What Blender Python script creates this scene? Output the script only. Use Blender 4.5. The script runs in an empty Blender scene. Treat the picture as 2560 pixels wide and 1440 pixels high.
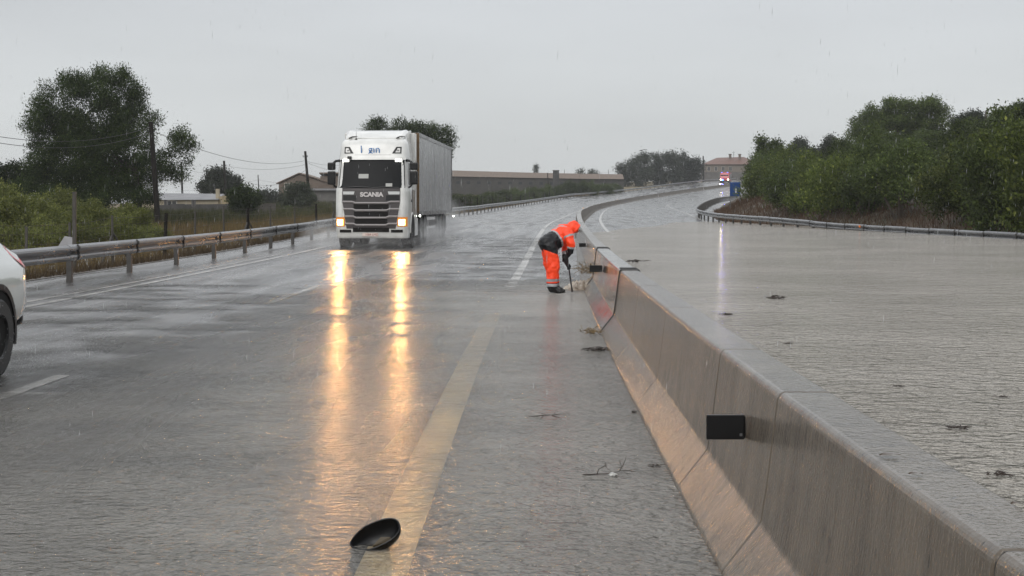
import bpy, bmesh, math, random
import numpy as np
from mathutils import Vector, Matrix
R = math.radians
rnd = random.Random(7)
nr = np.random.RandomState(7)
sc = bpy.context.scene
COL = sc.collection

# ------------------------------------------------------------------ camera, world, light, exposure
FPX, HOR, CAMH = 3600.0, 515.0, 1.63
cam = bpy.data.cameras.new('camera'); camo = bpy.data.objects.new('camera', cam); COL.objects.link(camo)
camo.location = (0, 0, CAMH); camo.rotation_euler = (R(90), 0, 0)
cam.sensor_width = 36; cam.lens = 36*FPX/2560; cam.shift_y = -(720-HOR)/2560
cam.clip_start = 0.1; cam.clip_end = 6000
sc.camera = camo
sc.view_settings.view_transform = 'Standard'; sc.view_settings.look = 'None'
sc.view_settings.exposure = 0.13; sc.view_settings.gamma = 1; sc.view_settings.use_curve_mapping = False
sc.cycles.use_denoising = True
sc.cycles.max_bounces = 8; sc.cycles.transparent_max_bounces = 16; sc.cycles.volume_bounces = 1
sc.cycles.sample_clamp_indirect = 6

SUN_EL, SUN_AZ = 38, 200
w = bpy.data.worlds.new('World'); sc.world = w; w.use_nodes = True
nt = w.node_tree; nt.nodes.clear()
N = nt.nodes.new; L = nt.links.new
out = N('ShaderNodeOutputWorld'); bg = N('ShaderNodeBackground'); bg2 = N('ShaderNodeBackground'); add = N('ShaderNodeAddShader')
sky = N('ShaderNodeTexSky'); sky.sky_type = 'NISHITA'; sky.sun_disc = False
sky.sun_elevation = R(SUN_EL); sky.sun_rotation = R(SUN_AZ); sky.dust_density = 4
hs = N('ShaderNodeHueSaturation'); hs.inputs['Saturation'].default_value = 0.25
L(sky.outputs[0], hs.inputs['Color']); L(hs.outputs[0], bg.inputs[0]); bg.inputs[1].default_value = 0.05
tc = N('ShaderNodeTexCoord'); sep = N('ShaderNodeSeparateXYZ'); L(tc.outputs['Generated'], sep.inputs[0])
rp = N('ShaderNodeValToRGB'); L(sep.outputs[2], rp.inputs[0])
e = rp.color_ramp.elements
e[0].position = 0.0; e[0].color = (0.55, 0.57, 0.575, 1)
e[1].position = 1.0; e[1].color = (1.0, 1.02, 1.05, 1)
for p_, c_ in ((0.05, (0.485, 0.505, 0.515, 1)), (0.14, (0.375, 0.39, 0.405, 1)), (0.25, (0.50, 0.52, 0.54, 1)), (0.5, (0.78, 0.80, 0.83, 1))):
    q = e.new(p_); q.color = c_
mp = N('ShaderNodeMapping'); mp.inputs['Scale'].default_value = (1.0, 1.0, 5); L(tc.outputs['Generated'], mp.inputs[0])
nz = N('ShaderNodeTexNoise'); nz.inputs['Scale'].default_value = 2.3; nz.inputs['Detail'].default_value = 5; nz.inputs['Roughness'].default_value = .45; L(mp.outputs[0], nz.inputs[0])
mr = N('ShaderNodeMapRange'); mr.inputs[1].default_value = .3; mr.inputs[2].default_value = .7; mr.inputs[3].default_value = .87; mr.inputs[4].default_value = 1.09; L(nz.outputs[0], mr.inputs[0])
mx = N('ShaderNodeVectorMath'); mx.operation = 'SCALE'; L(rp.outputs[0], mx.inputs[0]); L(mr.outputs[0], mx.inputs['Scale'])
L(mx.outputs[0], bg2.inputs[0]); bg2.inputs[1].default_value = 1.0
L(bg.outputs[0], add.inputs[0]); L(bg2.outputs[0], add.inputs[1]); L(add.outputs[0], out.inputs[0])
sl = bpy.data.lights.new('sun', 'SUN'); sl.energy = 0.5; sl.angle = R(40); sl.color = (1, .97, .92)
so = bpy.data.objects.new('sun', sl); COL.objects.link(so)
so.rotation_euler = (R(90-SUN_EL), 0, R(180-SUN_AZ))

# ------------------------------------------------------------------ helpers
def P(x, y, d):
    """world point at distance d (metres forward) seen at photo position x, y"""
    return Vector(((x-1280)/FPX*d, d, CAMH-(y-HOR)/FPX*d))

def link(o, parent=None):
    COL.objects.link(o)
    if parent is not None: o.parent = parent
    return o

def tagp(o, label=None, cat=None, group=None, kind=None):
    if label: o['label'] = label
    if cat: o['category'] = cat
    if group: o['group'] = group
    if kind: o['kind'] = kind
    return o

def thing(name, loc, label, cat, group=None, rotz=0):
    o = bpy.data.objects.new(name, None); COL.objects.link(o)
    o.empty_display_size = .2
    o.location = loc; o.rotation_euler = (0, 0, rotz)
    return tagp(o, label, cat, group)

class MB:
    def __init__(s): s.v = []; s.f = []; s.m = []
    def add(s, vs, fs, mi=0):
        b = len(s.v); s.v += [tuple(v) for v in vs]; s.f += [tuple(i+b for i in f) for f in fs]; s.m += [mi]*len(fs); return s
    def box(s, c, d, rot=None, taper=1.0, mi=0):
        hx, hy, hz = d[0]/2, d[1]/2, d[2]/2
        vs = [Vector((sx*hx*(taper if sz > 0 else 1), sy*hy*(taper if sz > 0 else 1), sz*hz)) for sz in (-1, 1) for sx, sy in ((-1,-1),(1,-1),(1,1),(-1,1))]
        if rot is not None: vs = [rot @ v for v in vs]
        vs = [v+Vector(c) for v in vs]
        return s.add(vs, [(3,2,1,0),(4,5,6,7),(0,1,5,4),(1,2,6,5),(2,3,7,6),(3,0,4,7)], mi)
    def tube(s, pts, rs, n=8, cap=True, mi=0):
        pts = [Vector(p) for p in pts]
        if not hasattr(rs, '__len__'): rs = [rs]*len(pts)
        vs = []; fs = []
        up = None
        for i, p in enumerate(pts):
            t = (pts[min(i+1, len(pts)-1)]-pts[max(i-1, 0)]).normalized()
            if up is None:
                up = t.orthogonal().normalized()
            else:
                up = (up-t*up.dot(t)); up = up.normalized() if up.length > 1e-6 else t.orthogonal().normalized()
            b = t.cross(up)
            for k in range(n):
                a = 2*math.pi*k/n
                vs.append(p+(up*math.cos(a)+b*math.sin(a))*rs[i])
        for i in range(len(pts)-1):
            for k in range(n):
                fs.append((i*n+k, i*n+(k+1) % n, (i+1)*n+(k+1) % n, (i+1)*n+k))
        if cap:
            fs.append(tuple(range(n-1, -1, -1))); fs.append(tuple((len(pts)-1)*n+k for k in range(n)))
        return s.add(vs, fs, mi)
    def loft(s, rings, closed=True, cap=True, mi=0):
        n = len(rings[0]); vs = [v for r in rings for v in r]; fs = []
        for i in range(len(rings)-1):
            for k in range(n if closed else n-1):
                fs.append((i*n+k, i*n+(k+1) % n, (i+1)*n+(k+1) % n, (i+1)*n+k))
        if cap and closed:
            fs.append(tuple(range(n-1, -1, -1))); fs.append(tuple((len(rings)-1)*n+k for k in range(n)))
        return s.add(vs, fs, mi)
    def lathe(s, prof, c, axis='x', n=28, mi=0):
        c = Vector(c); rings = []
        for k in range(n):
            a = 2*math.pi*k/n; r_ = []
            for (o_, r) in prof:
                if axis == 'x': r_.append(c+Vector((o_, r*math.cos(a), r*math.sin(a))))
                elif axis == 'y': r_.append(c+Vector((r*math.cos(a), o_, r*math.sin(a))))
                else: r_.append(c+Vector((r*math.cos(a), r*math.sin(a), o_)))
            rings.append(r_)
        rings.append(rings[0])
        return s.loft(rings, closed=False, cap=False, mi=mi)
    def prism(s, poly, y0, y1, mi=0):
        """poly in x,z; extruded along y"""
        n = len(poly)
        vs = [(x, y0, z) for x, z in poly]+[(x, y1, z) for x, z in poly]
        fs = [tuple(range(n)), tuple(range(2*n-1, n-1, -1))]+[(i, i+n, (i+1) % n+n, (i+1) % n) for i in range(n)]
        return s.add(vs, fs, mi)
    def mesh(s, name, mats, off=(0, 0, 0), smooth=False):
        me = bpy.data.meshes.new(name)
        ox, oy, oz = off
        me.from_pydata([(v[0]-ox, v[1]-oy, v[2]-oz) for v in s.v], [], s.f)
        if not isinstance(mats, (list, tuple)): mats = [mats]
        for m in mats: me.materials.append(m)
        if len(mats) > 1: me.polygons.foreach_set('material_index', s.m)
        if smooth: me.polygons.foreach_set('use_smooth', [True]*len(me.polygons))
        me.update()
        return me
    def build(s, name, mats, parent=None, smooth=False, bevel=0, world=False, fix=True, angle=None):
        off = parent.location if (world and parent is not None) else (0, 0, 0)
        me = s.mesh(name, mats, off, smooth)
        if fix:
            bm = bmesh.new(); bm.from_mesh(me); bmesh.ops.recalc_face_normals(bm, faces=bm.faces); bm.to_mesh(me); bm.free()
        o = link(bpy.data.objects.new(name, me), parent)
        if bevel:
            b = o.modifiers.new('bevel', 'BEVEL'); b.width = bevel; b.segments = 2; b.limit_method = 'ANGLE'; b.angle_limit = R(angle or 35)
        return o

def fast_mesh(name, V, F, mats, mi=None, smooth=False):
    """V (n,3) array, F (m,k) array"""
    me = bpy.data.meshes.new(name)
    V = np.asarray(V, dtype=np.float32); F = np.asarray(F, dtype=np.int32); k = F.shape[1]
    me.vertices.add(len(V)); me.vertices.foreach_set('co', V.ravel())
    me.loops.add(F.size); me.loops.foreach_set('vertex_index', F.ravel())
    me.polygons.add(len(F)); me.polygons.foreach_set('loop_start', np.arange(0, F.size, k, dtype=np.int32))
    if not isinstance(mats, (list, tuple)): mats = [mats]
    for m in mats: me.materials.append(m)
    if mi is not None: me.polygons.foreach_set('material_index', np.asarray(mi, dtype=np.int32))
    me.polygons.foreach_set('use_smooth', [smooth]*len(F))
    me.update(calc_edges=True); me.validate()
    return me

def dup(root, parent=None):
    c = root.copy(); COL.objects.link(c)
    if parent is not None: c.parent = parent
    for ch in list(root.children): dup(ch, c)
    return c

# ------------------------------------------------------------------ materials
def M(name, col, rough=.5, metal=0, var=0, vscale=3, bump=0, bscale=20, bmap=None, coat=0, coatr=.05, rvar=0, spec=.5, detail=5, vmap=None, col2=None, coord='Object', bdist=.02, trans=0):
    m = bpy.data.materials.new(name); m.use_nodes = True
    t = m.node_tree; b = t.nodes['Principled BSDF']; n = t.nodes.new; l = t.links.new
    col = tuple(col)+(1,)
    b.inputs['Base Color'].default_value = col; b.inputs['Roughness'].default_value = rough
    b.inputs['Metallic'].default_value = metal; b.inputs['Coat Weight'].default_value = coat; b.inputs['Coat Roughness'].default_value = coatr
    b.inputs['Specular IOR Level'].default_value = spec
    if trans: b.inputs['Transmission Weight'].default_value = trans
    co = None
    if var or bump or rvar or col2:
        co = n('ShaderNodeTexCoord')
    def noise(scale, mapping=None, det=detail):
        z = n('ShaderNodeTexNoise'); z.inputs['Scale'].default_value = scale; z.inputs['Detail'].default_value = det; z.inputs['Roughness'].default_value = .6
        if mapping:
            mm = n('ShaderNodeMapping'); mm.inputs['Scale'].default_value = mapping; l(co.outputs[coord], mm.inputs[0]); l(mm.outputs[0], z.inputs[0])
        else: l(co.outputs[coord], z.inputs[0])
        return z
    if var or col2:
        z = noise(vscale, vmap)
        r_ = n('ShaderNodeValToRGB'); l(z.outputs[0], r_.inputs[0])
        r_.color_ramp.elements[0].position = .32; r_.color_ramp.elements[1].position = .68
        c2 = tuple(col2)+(1,) if col2 else tuple(min(1, c*(1+var)) for c in col[:3])+(1,)
        c1 = col if col2 else tuple(c*(1-var) for c in col[:3])+(1,)
        r_.color_ramp.elements[0].color = c1; r_.color_ramp.elements[1].color = c2
        l(r_.outputs[0], b.inputs['Base Color'])
    if rvar:
        z = noise(vscale*1.7, vmap); q = n('ShaderNodeMapRange'); l(z.outputs[0], q.inputs[0])
        q.inputs[1].default_value = .3; q.inputs[2].default_value = .7; q.inputs[3].default_value = max(.01, rough-rvar); q.inputs[4].default_value = rough+rvar
        l(q.outputs[0], b.inputs['Roughness'])
    if bump:
        z = noise(bscale, bmap); bb = n('ShaderNodeBump'); bb.inputs['Strength'].default_value = bump; bb.inputs['Distance'].default_value = bdist
        l(z.outputs[0], bb.inputs['Height']); l(bb.outputs[0], b.inputs['Normal'])
        if coat: l(bb.outputs[0], b.inputs['Coat Normal'])
    return m

def emis(name, col, s, base=(.5, .5, .5)):
    m = bpy.data.materials.new(name); m.use_nodes = True
    b = m.node_tree.nodes['Principled BSDF']; b.inputs['Base Color'].default_value = tuple(base)+(1,)
    b.inputs['Emission Color'].default_value = tuple(col)+(1,); b.inputs['Emission Strength'].default_value = s
    return m

def leafmat(name, c1, c2, c3=None):
    m = bpy.data.materials.new(name); m.use_nodes = True
    t = m.node_tree; b = t.nodes['Principled BSDF']; n = t.nodes.new; l = t.links.new
    g = n('ShaderNodeNewGeometry'); r_ = n('ShaderNodeValToRGB'); l(g.outputs['Random Per Island'], r_.inputs[0])
    r_.color_ramp.elements[0].color = tuple(c1)+(1,); r_.color_ramp.elements[1].color = tuple(c2)+(1,)
    if c3: q = r_.color_ramp.elements.new(.93); q.color = tuple(c2)+(1,); r_.color_ramp.elements[2].color = tuple(c3)+(1,)
    oi = n('ShaderNodeObjectInfo'); h = n('ShaderNodeHueSaturation'); mr_ = n('ShaderNodeMapRange')
    l(oi.outputs['Random'], mr_.inputs[0]); mr_.inputs[3].default_value = .60; mr_.inputs[4].default_value = 1.35
    tcn = n('ShaderNodeTexCoord'); zz = n('ShaderNodeTexNoise'); zz.inputs['Scale'].default_value = .9; l(tcn.outputs['Object'], zz.inputs[0])
    m2 = n('ShaderNodeMapRange'); l(zz.outputs[0], m2.inputs[0]); m2.inputs[1].default_value = .3; m2.inputs[2].default_value = .7; m2.inputs[3].default_value = .7; m2.inputs[4].default_value = 1.3
    mu = n('ShaderNodeMath'); mu.operation = 'MULTIPLY'; l(mr_.outputs[0], mu.inputs[0]); l(m2.outputs[0], mu.inputs[1])
    l(mu.outputs[0], h.inputs['Value']); l(r_.outputs[0], h.inputs['Color']); l(h.outputs[0], b.inputs['Base Color'])
    b.inputs['Roughness'].default_value = .55; b.inputs['Specular IOR Level'].default_value = .12
    tr = n('ShaderNodeBsdfTranslucent'); l(h.outputs[0], tr.inputs[0]); mixs = n('ShaderNodeMixShader'); mixs.inputs[0].default_value = .3
    o = t.nodes['Material Output']; l(b.outputs[0], mixs.inputs[1]); l(tr.outputs[0], mixs.inputs[2]); l(mixs.outputs[0], o.inputs[0])
    return m

def ripples(t, co, specs, dist=.02):
    """chain of bump nodes; specs: (scale, strength, mapping, detail)"""
    n = t.nodes.new; l = t.links.new; prev = None
    for sc_, st, mp_, dt in specs:
        mm = n('ShaderNodeMapping'); mm.inputs['Scale'].default_value = mp_; l(co, mm.inputs[0])
        z = n('ShaderNodeTexNoise'); z.inputs['Scale'].default_value = sc_; z.inputs['Detail'].default_value = dt; z.inputs['Roughness'].default_value = .55; l(mm.outputs[0], z.inputs[0])
        bb = n('ShaderNodeBump'); bb.inputs['Strength'].default_value = st; bb.inputs['Distance'].default_value = dist
        l(z.outputs[0], bb.inputs['Height'])
        if prev is not None: l(prev.outputs[0], bb.inputs['Normal'])
        prev = bb
    return prev

def road_mat(name, c1, c2, r0, r1):
    m = bpy.data.materials.new(name); m.use_nodes = True
    t = m.node_tree; b = t.nodes['Principled BSDF']; n = t.nodes.new; l = t.links.new
    uv = n('ShaderNodeUVMap'); tcn = n('ShaderNodeTexCoord')
    # worn tracks along the road (uv: x across in metres, y along)
    mm = n('ShaderNodeMapping'); mm.inputs['Scale'].default_value = (1.3, .05, 1); l(uv.outputs[0], mm.inputs[0])
    z = n('ShaderNodeTexNoise'); z.inputs['Scale'].default_value = 1.0; z.inputs['Detail'].default_value = 6; z.inputs['Roughness'].default_value = .65; l(mm.outputs[0], z.inputs[0])
    r_ = n('ShaderNodeValToRGB'); l(z.outputs[0], r_.inputs[0]); r_.color_ramp.elements[0].position = .35; r_.color_ramp.elements[1].position = .65
    r_.color_ramp.elements[0].color = tuple(c1)+(1,); r_.color_ramp.elements[1].color = tuple(c2)+(1,)
    l(r_.outputs[0], b.inputs['Base Color'])
    mm2 = n('ShaderNodeMapping'); mm2.inputs['Scale'].default_value = (.8, .09, 1); mm2.inputs['Location'].default_value = (5, 9, 0); l(uv.outputs[0], mm2.inputs[0])
    z2 = n('ShaderNodeTexNoise'); z2.inputs['Scale'].default_value = 1.6; z2.inputs['Detail'].default_value = 7; z2.inputs['Distortion'].default_value = .6; l(mm2.outputs[0], z2.inputs[0])
    q = n('ShaderNodeMapRange'); l(z2.outputs[0], q.inputs[0]); q.inputs[1].default_value = .36; q.inputs[2].default_value = .64; q.inputs[3].default_value = r0; q.inputs[4].default_value = r1
    l(q.outputs[0], b.inputs['Roughness'])
    b.inputs['IOR'].default_value = 1.6
    bb = ripples(t, tcn.outputs['Object'], [(1, .35, (50, 50, 1), 2), (1, .4, (12, 9, 1), 3), (1, .07, (.9, .35, 1), 4)])
    l(bb.outputs[0], b.inputs['Normal'])
    return m

def water_mat(name, mud1, mud2, alpha_fn=None, rip=None, rough=.08, ior=1.33, opaque=.85, dist=.03):
    m = bpy.data.materials.new(name); m.use_nodes = True
    t = m.node_tree; b = t.nodes['Principled BSDF']; n = t.nodes.new; l = t.links.new
    tcn = n('ShaderNodeTexCoord')
    z = n('ShaderNodeTexNoise'); z.inputs['Scale'].default_value = .35; z.inputs['Detail'].default_value = 6; l(tcn.outputs['Object'], z.inputs[0])
    r_ = n('ShaderNodeValToRGB'); l(z.outputs[0], r_.inputs[0]); r_.color_ramp.elements[0].position = .35; r_.color_ramp.elements[1].position = .65
    r_.color_ramp.elements[0].color = tuple(mud1)+(1,); r_.color_ramp.elements[1].color = tuple(mud2)+(1,)
    l(r_.outputs[0], b.inputs['Base Color']); b.inputs['Roughness'].default_value = rough; b.inputs['IOR'].default_value = ior
    bb = ripples(t, tcn.outputs['Object'], rip, dist); l(bb.outputs[0], b.inputs['Normal'])
    o = t.nodes['Material Output']
    if alpha_fn:
        at = n('ShaderNodeAttribute'); at.attribute_name = 'depth'
        z3 = n('ShaderNodeTexNoise'); z3.inputs['Scale'].default_value = .8; z3.inputs['Detail'].default_value = 6; l(tcn.outputs['Object'], z3.inputs[0])
        a1 = n('ShaderNodeMath'); a1.operation = 'SUBTRACT'; l(z3.outputs[0], a1.inputs[0]); a1.inputs[1].default_value = .5
        a2 = n('ShaderNodeMath'); a2.operation = 'MULTIPLY_ADD'; l(a1.outputs[0], a2.inputs[0]); a2.inputs[1].default_value = .9; l(at.outputs['Fac'], a2.inputs[2])
        ar = n('ShaderNodeMapRange'); l(a2.outputs[0], ar.inputs[0]); ar.inputs[1].default_value = .2; ar.inputs[2].default_value = 1.3; ar.inputs[3].default_value = 0; ar.inputs[4].default_value = opaque
        # thin clear film of water: glossy over transparent; muddy body by depth
        gl = n('ShaderNodeBsdfGlossy'); gl.inputs['Roughness'].default_value = rough; l(bb.outputs[0], gl.inputs['Normal'])
        trn = n('ShaderNodeBsdfTransparent'); fr = n('ShaderNodeFresnel'); fr.inputs[0].default_value = 1.33; l(bb.outputs[0], fr.inputs['Normal'])
        fm = n('ShaderNodeMath'); fm.operation = 'MULTIPLY'; l(fr.outputs[0], fm.inputs[0])
        pres = n('ShaderNodeMapRange'); l(a2.outputs[0], pres.inputs[0]); pres.inputs[1].default_value = .12; pres.inputs[2].default_value = .3
        l(pres.outputs[0], fm.inputs[1])
        m1 = n('ShaderNodeMixShader'); l(fm.outputs[0], m1.inputs[0]); l(trn.outputs[0], m1.inputs[1]); l(gl.outputs[0], m1.inputs[2])
        m2 = n('ShaderNodeMixShader'); l(ar.outputs[0], m2.inputs[0]); l(m1.outputs[0], m2.inputs[1]); l(b.outputs[0], m2.inputs[2])
        l(m2.outputs[0], o.inputs[0])
    return m

mAsphaltL = road_mat('wet_asphalt', (.055, .053, .052), (.15, .145, .14), .09, .42)
mAsphaltR = road_mat('wet_asphalt_far_side', (.035, .033, .031), (.09, .086, .08), .10, .40)
mLine = M('worn_white_paint', (.33, .32, .30), .25, var=.3, vscale=6, bump=.15, bscale=60)
mLineOld = M('cream_paint_under_water', (.95, .72, .42), .35, var=.12, vscale=5)
mFlood = water_mat('muddy_flood', (.31, .288, .25), (.40, .372, .33),
                   rip=[(1, 1.0, (1.0, 1.8, 1), 2), (1, 1.0, (3.5, 5, 1), 3), (1, 1.0, (11, 13, 1), 3)], rough=.10, dist=.13)
mFilm = water_mat('shallow_road_water', (.25, .238, .212), (.33, .312, .28), alpha_fn=True,
                  rip=[(1, .8, (1.6, 3, 1), 2), (1, 1.0, (6, 9, 1), 3), (1, 1.0, (15, 19, 1), 3)], rough=.15, opaque=.9, dist=.082)
mConc = None
def concrete(name='wet_concrete', face=.95):
    m = bpy.data.materials.new(name); m.use_nodes = True
    t = m.node_tree; b = t.nodes['Principled BSDF']; n = t.nodes.new; l = t.links.new
    tcn = n('ShaderNodeTexCoord'); co = tcn.outputs['Object']
    def nz_(s, mp_, d=5):
        mm = n('ShaderNodeMapping'); mm.inputs['Scale'].default_value = mp_; l(co, mm.inputs[0])
        z = n('ShaderNodeTexNoise'); z.inputs['Scale'].default_value = s; z.inputs['Detail'].default_value = d; z.inputs['Roughness'].default_value = .6; l(mm.outputs[0], z.inputs[0]); return z
    z = nz_(1, (1.5, 1.2, 1.5)); r_ = n('ShaderNodeValToRGB'); l(z.outputs[0], r_.inputs[0])
    r_.color_ramp.elements[0].position = .3; r_.color_ramp.elements[1].position = .7
    r_.color_ramp.elements[0].color = (.085, .067, .048, 1); r_.color_ramp.elements[1].color = (.135, .110, .082, 1)
    z2 = nz_(1, (4, 9, .7)); r2 = n('ShaderNodeValToRGB'); l(z2.outputs[0], r2.inputs[0])
    r2.color_ramp.elements[0].position = .36; r2.color_ramp.elements[1].position = .56
    r2.color_ramp.elements[0].color = (.56, .53, .50, 1); r2.color_ramp.elements[1].color = (1, 1, 1, 1)
    mx_ = n('ShaderNodeMix'); mx_.data_type = 'RGBA'; mx_.blend_type = 'MULTIPLY'; mx_.inputs[0].default_value = 1
    l(r_.outputs[0], mx_.inputs[6]); l(r2.outputs[0], mx_.inputs[7])
    # dark specks and lichen on the surface
    z3 = nz_(1, (26, 20, 7), 2); r3 = n('ShaderNodeValToRGB'); l(z3.outputs[0], r3.inputs[0])
    r3.color_ramp.elements[0].position = .29; r3.color_ramp.elements[1].position = .33
    r3.color_ramp.elements[0].color = (.12, .10, .09, 1); r3.color_ramp.elements[1].color = (1, 1, 1, 1)
    mx2 = n('ShaderNodeMix'); mx2.data_type = 'RGBA'; mx2.blend_type = 'MULTIPLY'; mx2.inputs[0].default_value = 1
    l(mx_.outputs[2], mx2.inputs[6]); l(r3.outputs[0], mx2.inputs[7]); l(mx2.outputs[2], b.inputs['Base Color'])
    b.inputs['Roughness'].default_value = .6; b.inputs['Specular IOR Level'].default_value = .2
    ge = n('ShaderNodeNewGeometry'); sx_ = n('ShaderNodeSeparateXYZ'); l(ge.outputs['True Normal'], sx_.inputs[0])
    wet = n('ShaderNodeMapRange'); l(sx_.outputs[2], wet.inputs[0]); wet.inputs[1].default_value = .85; wet.inputs[2].default_value = .98; wet.inputs[3].default_value = face; wet.inputs[4].default_value = 1.0
    l(wet.outputs[0], b.inputs['Coat Weight'])      # rain pools on the flat top, runs off the faces
    b.inputs['Coat Roughness'].default_value = .115; b.inputs['Coat IOR'].default_value = 1.36
    bb = ripples(t, co, [(1, .12, (9, 9, 2.2), 3), (1, .30, (34, 34, 7), 2), (1, .22, (75, 75, 40), 2)], .014)
    l(bb.outputs[0], b.inputs['Coat Normal'])
    bb2 = ripples(t, co, [(1, .3, (60, 60, 40), 4)], .01); l(bb2.outputs[0], b.inputs['Normal'])
    return m
mConc = concrete(); mConcFar = concrete('low_sheen_concrete', .2)  # far copy is the same concrete, sheen cut to keep its faces dark
mSteelBar = M('wet_steel_panel', (.38, .37, .36), .16, 1, var=.2, vscale=1.2, bump=.12, bscale=1, bmap=(6, 26, 1.2), bdist=.01, rvar=.08)
mGalv = M('galvanised_steel', (.17, .17, .175), .30, .7, var=.22, vscale=2.5, bump=.06, bscale=30, rvar=.1)
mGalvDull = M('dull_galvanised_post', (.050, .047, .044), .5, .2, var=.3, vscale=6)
mBlack = M('black_rubber', (.012, .012, .012), .35, bump=.1, bscale=40)
mBlackPl = M('black_plastic', (.006, .006, .0065), .30, spec=.3)
mWhite = M('white_truck_paint', (.60, .60, .575), .28, coat=.8, var=.13, vscale=1.6, bump=.01, bscale=50)
mGrille = M('dark_grey_grille_paint', (.060, .054, .054), .42, spec=.3)
mGrilleBar = M('grey_grille_bar', (.22, .205, .20), .4, .1)
mGlass = M('dark_windscreen', (.006, .007, .008),   .2, spec=.08, bump=.25, bscale=90, bdist=.004)
mChrome = M('brushed_lettering', (.50, .47, .46), .4, .1)
mRubber = M('tyre_rubber', (.016, .016, .016), .55, bump=.3, bscale=60)
mRim = M('wheel_rim', (.25, .25, .25), .4, .6, var=.3, vscale=8)
mBark = M('bark', (.055, .042, .032), .7, var=.35, vscale=6, bump=.6, bscale=12, bmap=(1, 1, .3))
mPole = M('creosoted_wood', (.014, .012, .010), .7, spec=.12, var=.3, vscale=4, bump=.4, bscale=14, bmap=(1, 1, .1))
mPostWood = M('weathered_post', (.045, .040, .034), .6, var=.3, vscale=5, bump=.4, bscale=14, bmap=(1, 1, .2))
mWire = M('cable', (.015, .015, .015), .5)
mFoam = M('dirty_foam', (.42, .34, .24), .4, var=.35, vscale=9, bump=.8, bscale=30)

# ------------------------------------------------------------------ road geometry
def spline(pts):
    xs = np.array([p[0] for p in pts], float); ys = np.array([p[1] for p in pts], float); n = len(xs)
    h = np.diff(xs); A = np.zeros((n, n)); r = np.zeros(n); A[0, 0] = A[-1, -1] = 1
    for i in range(1, n-1):
        A[i, i-1] = h[i-1]; A[i, i] = 2*(h[i-1]+h[i]); A[i, i+1] = h[i]
        r[i] = 6*((ys[i+1]-ys[i])/h[i]-(ys[i]-ys[i-1])/h[i-1])
    m = np.linalg.solve(A, r)
    s0 = (ys[1]-ys[0])/h[0]-h[0]*m[1]/6; s1 = (ys[-1]-ys[-2])/h[-1]+h[-1]*m[-2]/6
    def f(x):
        x = np.asarray(x, float)
        i = np.clip(np.searchsorted(xs, x)-1, 0, n-2)
        a = xs[i+1]-x; b = x-xs[i]; hh = h[i]
        y = (m[i]*a**3+m[i+1]*b**3)/(6*hh)+(ys[i]/hh-m[i]*hh/6)*a+(ys[i+1]/hh-m[i+1]*hh/6)*b
        y = np.where(x < xs[0], ys[0]+s0*(x-xs[0]), y); y = np.where(x > xs[-1], ys[-1]+s1*(x-xs[-1]), y)
        return y
    return f
TL = [(-30, 1.10), (0, 1.13), (5, 1.155), (10, 1.22), (16, 1.33), (22, 1.47), (28, 1.64), (36, 1.90), (45, 2.2), (60, 2.72), (76, 3.42), (100, 4.75), (140, 7.4), (197, 12.1), (245, 18.2), (300, 30.2), (350, 46.3), (375, 55.4), (400, 65), (450, 86), (520, 118)]
axX = spline([(a, b+.12) for a, b in TL])
axZ = spline([(-30, 0), (0, 0), (30, 0), (45, .06), (60, .22), (76, .46), (110, .62), (140, .78), (197, 1.2), (245, 1.9), (300, 3.4), (350, 5.4), (375, 6.5), (400, 7.5), (450, 9.2), (520, 11)])
def lin(pts):
    xs = [p[0] for p in pts]; ys = [p[1] for p in pts]
    return lambda x: np.interp(x, xs, ys)
eL = lin([(0, .11), (60, .11), (100, .10), (130, .15), (160, .3), (212, .55), (260, .85), (320, .6), (400, .8), (600, .8)])
zR0 = lin([(0, -.05), (30, -.02), (50, .22), (62, .28), (76, .16), (110, .08), (600, .08)])
railX = spline([(-30, 21.5), (0, 21), (20, 20), (35, 18.8), (51, 17.2), (58.5, 16.7), (69, 15.9), (80, 14.9), (90, 14.4), (100, 14.15), (112, 14.6), (125, 16.3), (145, 19.3), (165, 22.5), (215, 31.0), (255, 39.2), (300, 50), (350, 66), (400, 85), (520, 138)])
railZ = lin([(-30, -.15), (40, -.08), (51, -.03), (58, -.01), (69, .04), (80, .24), (99, .40), (125, .86), (165, 1.45), (215, 2.15), (255, 2.65), (300, 3.6), (350, 5.5), (400, 7.6), (520, 11)])
def frame(d):
    s = (axX(d+.5)-axX(d-.5)); k = 1/np.sqrt(1+s*s)
    return k, -s*k            # right normal (x, y)
def railW(d):
    return np.maximum((railX(d)-axX(d)), 6)
def smooth(x): x = np.clip(x, 0, 1); return x*x*(3-2*x)
def nsin(x, y):
    return np.sin(x*.31+1.3)*np.cos(y*.23+.4)+.5*np.sin(x*.83+y*.57)+.25*np.sin(x*2.1-y*1.3)+.12*np.sin(x*4.3+y*3.9)
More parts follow.
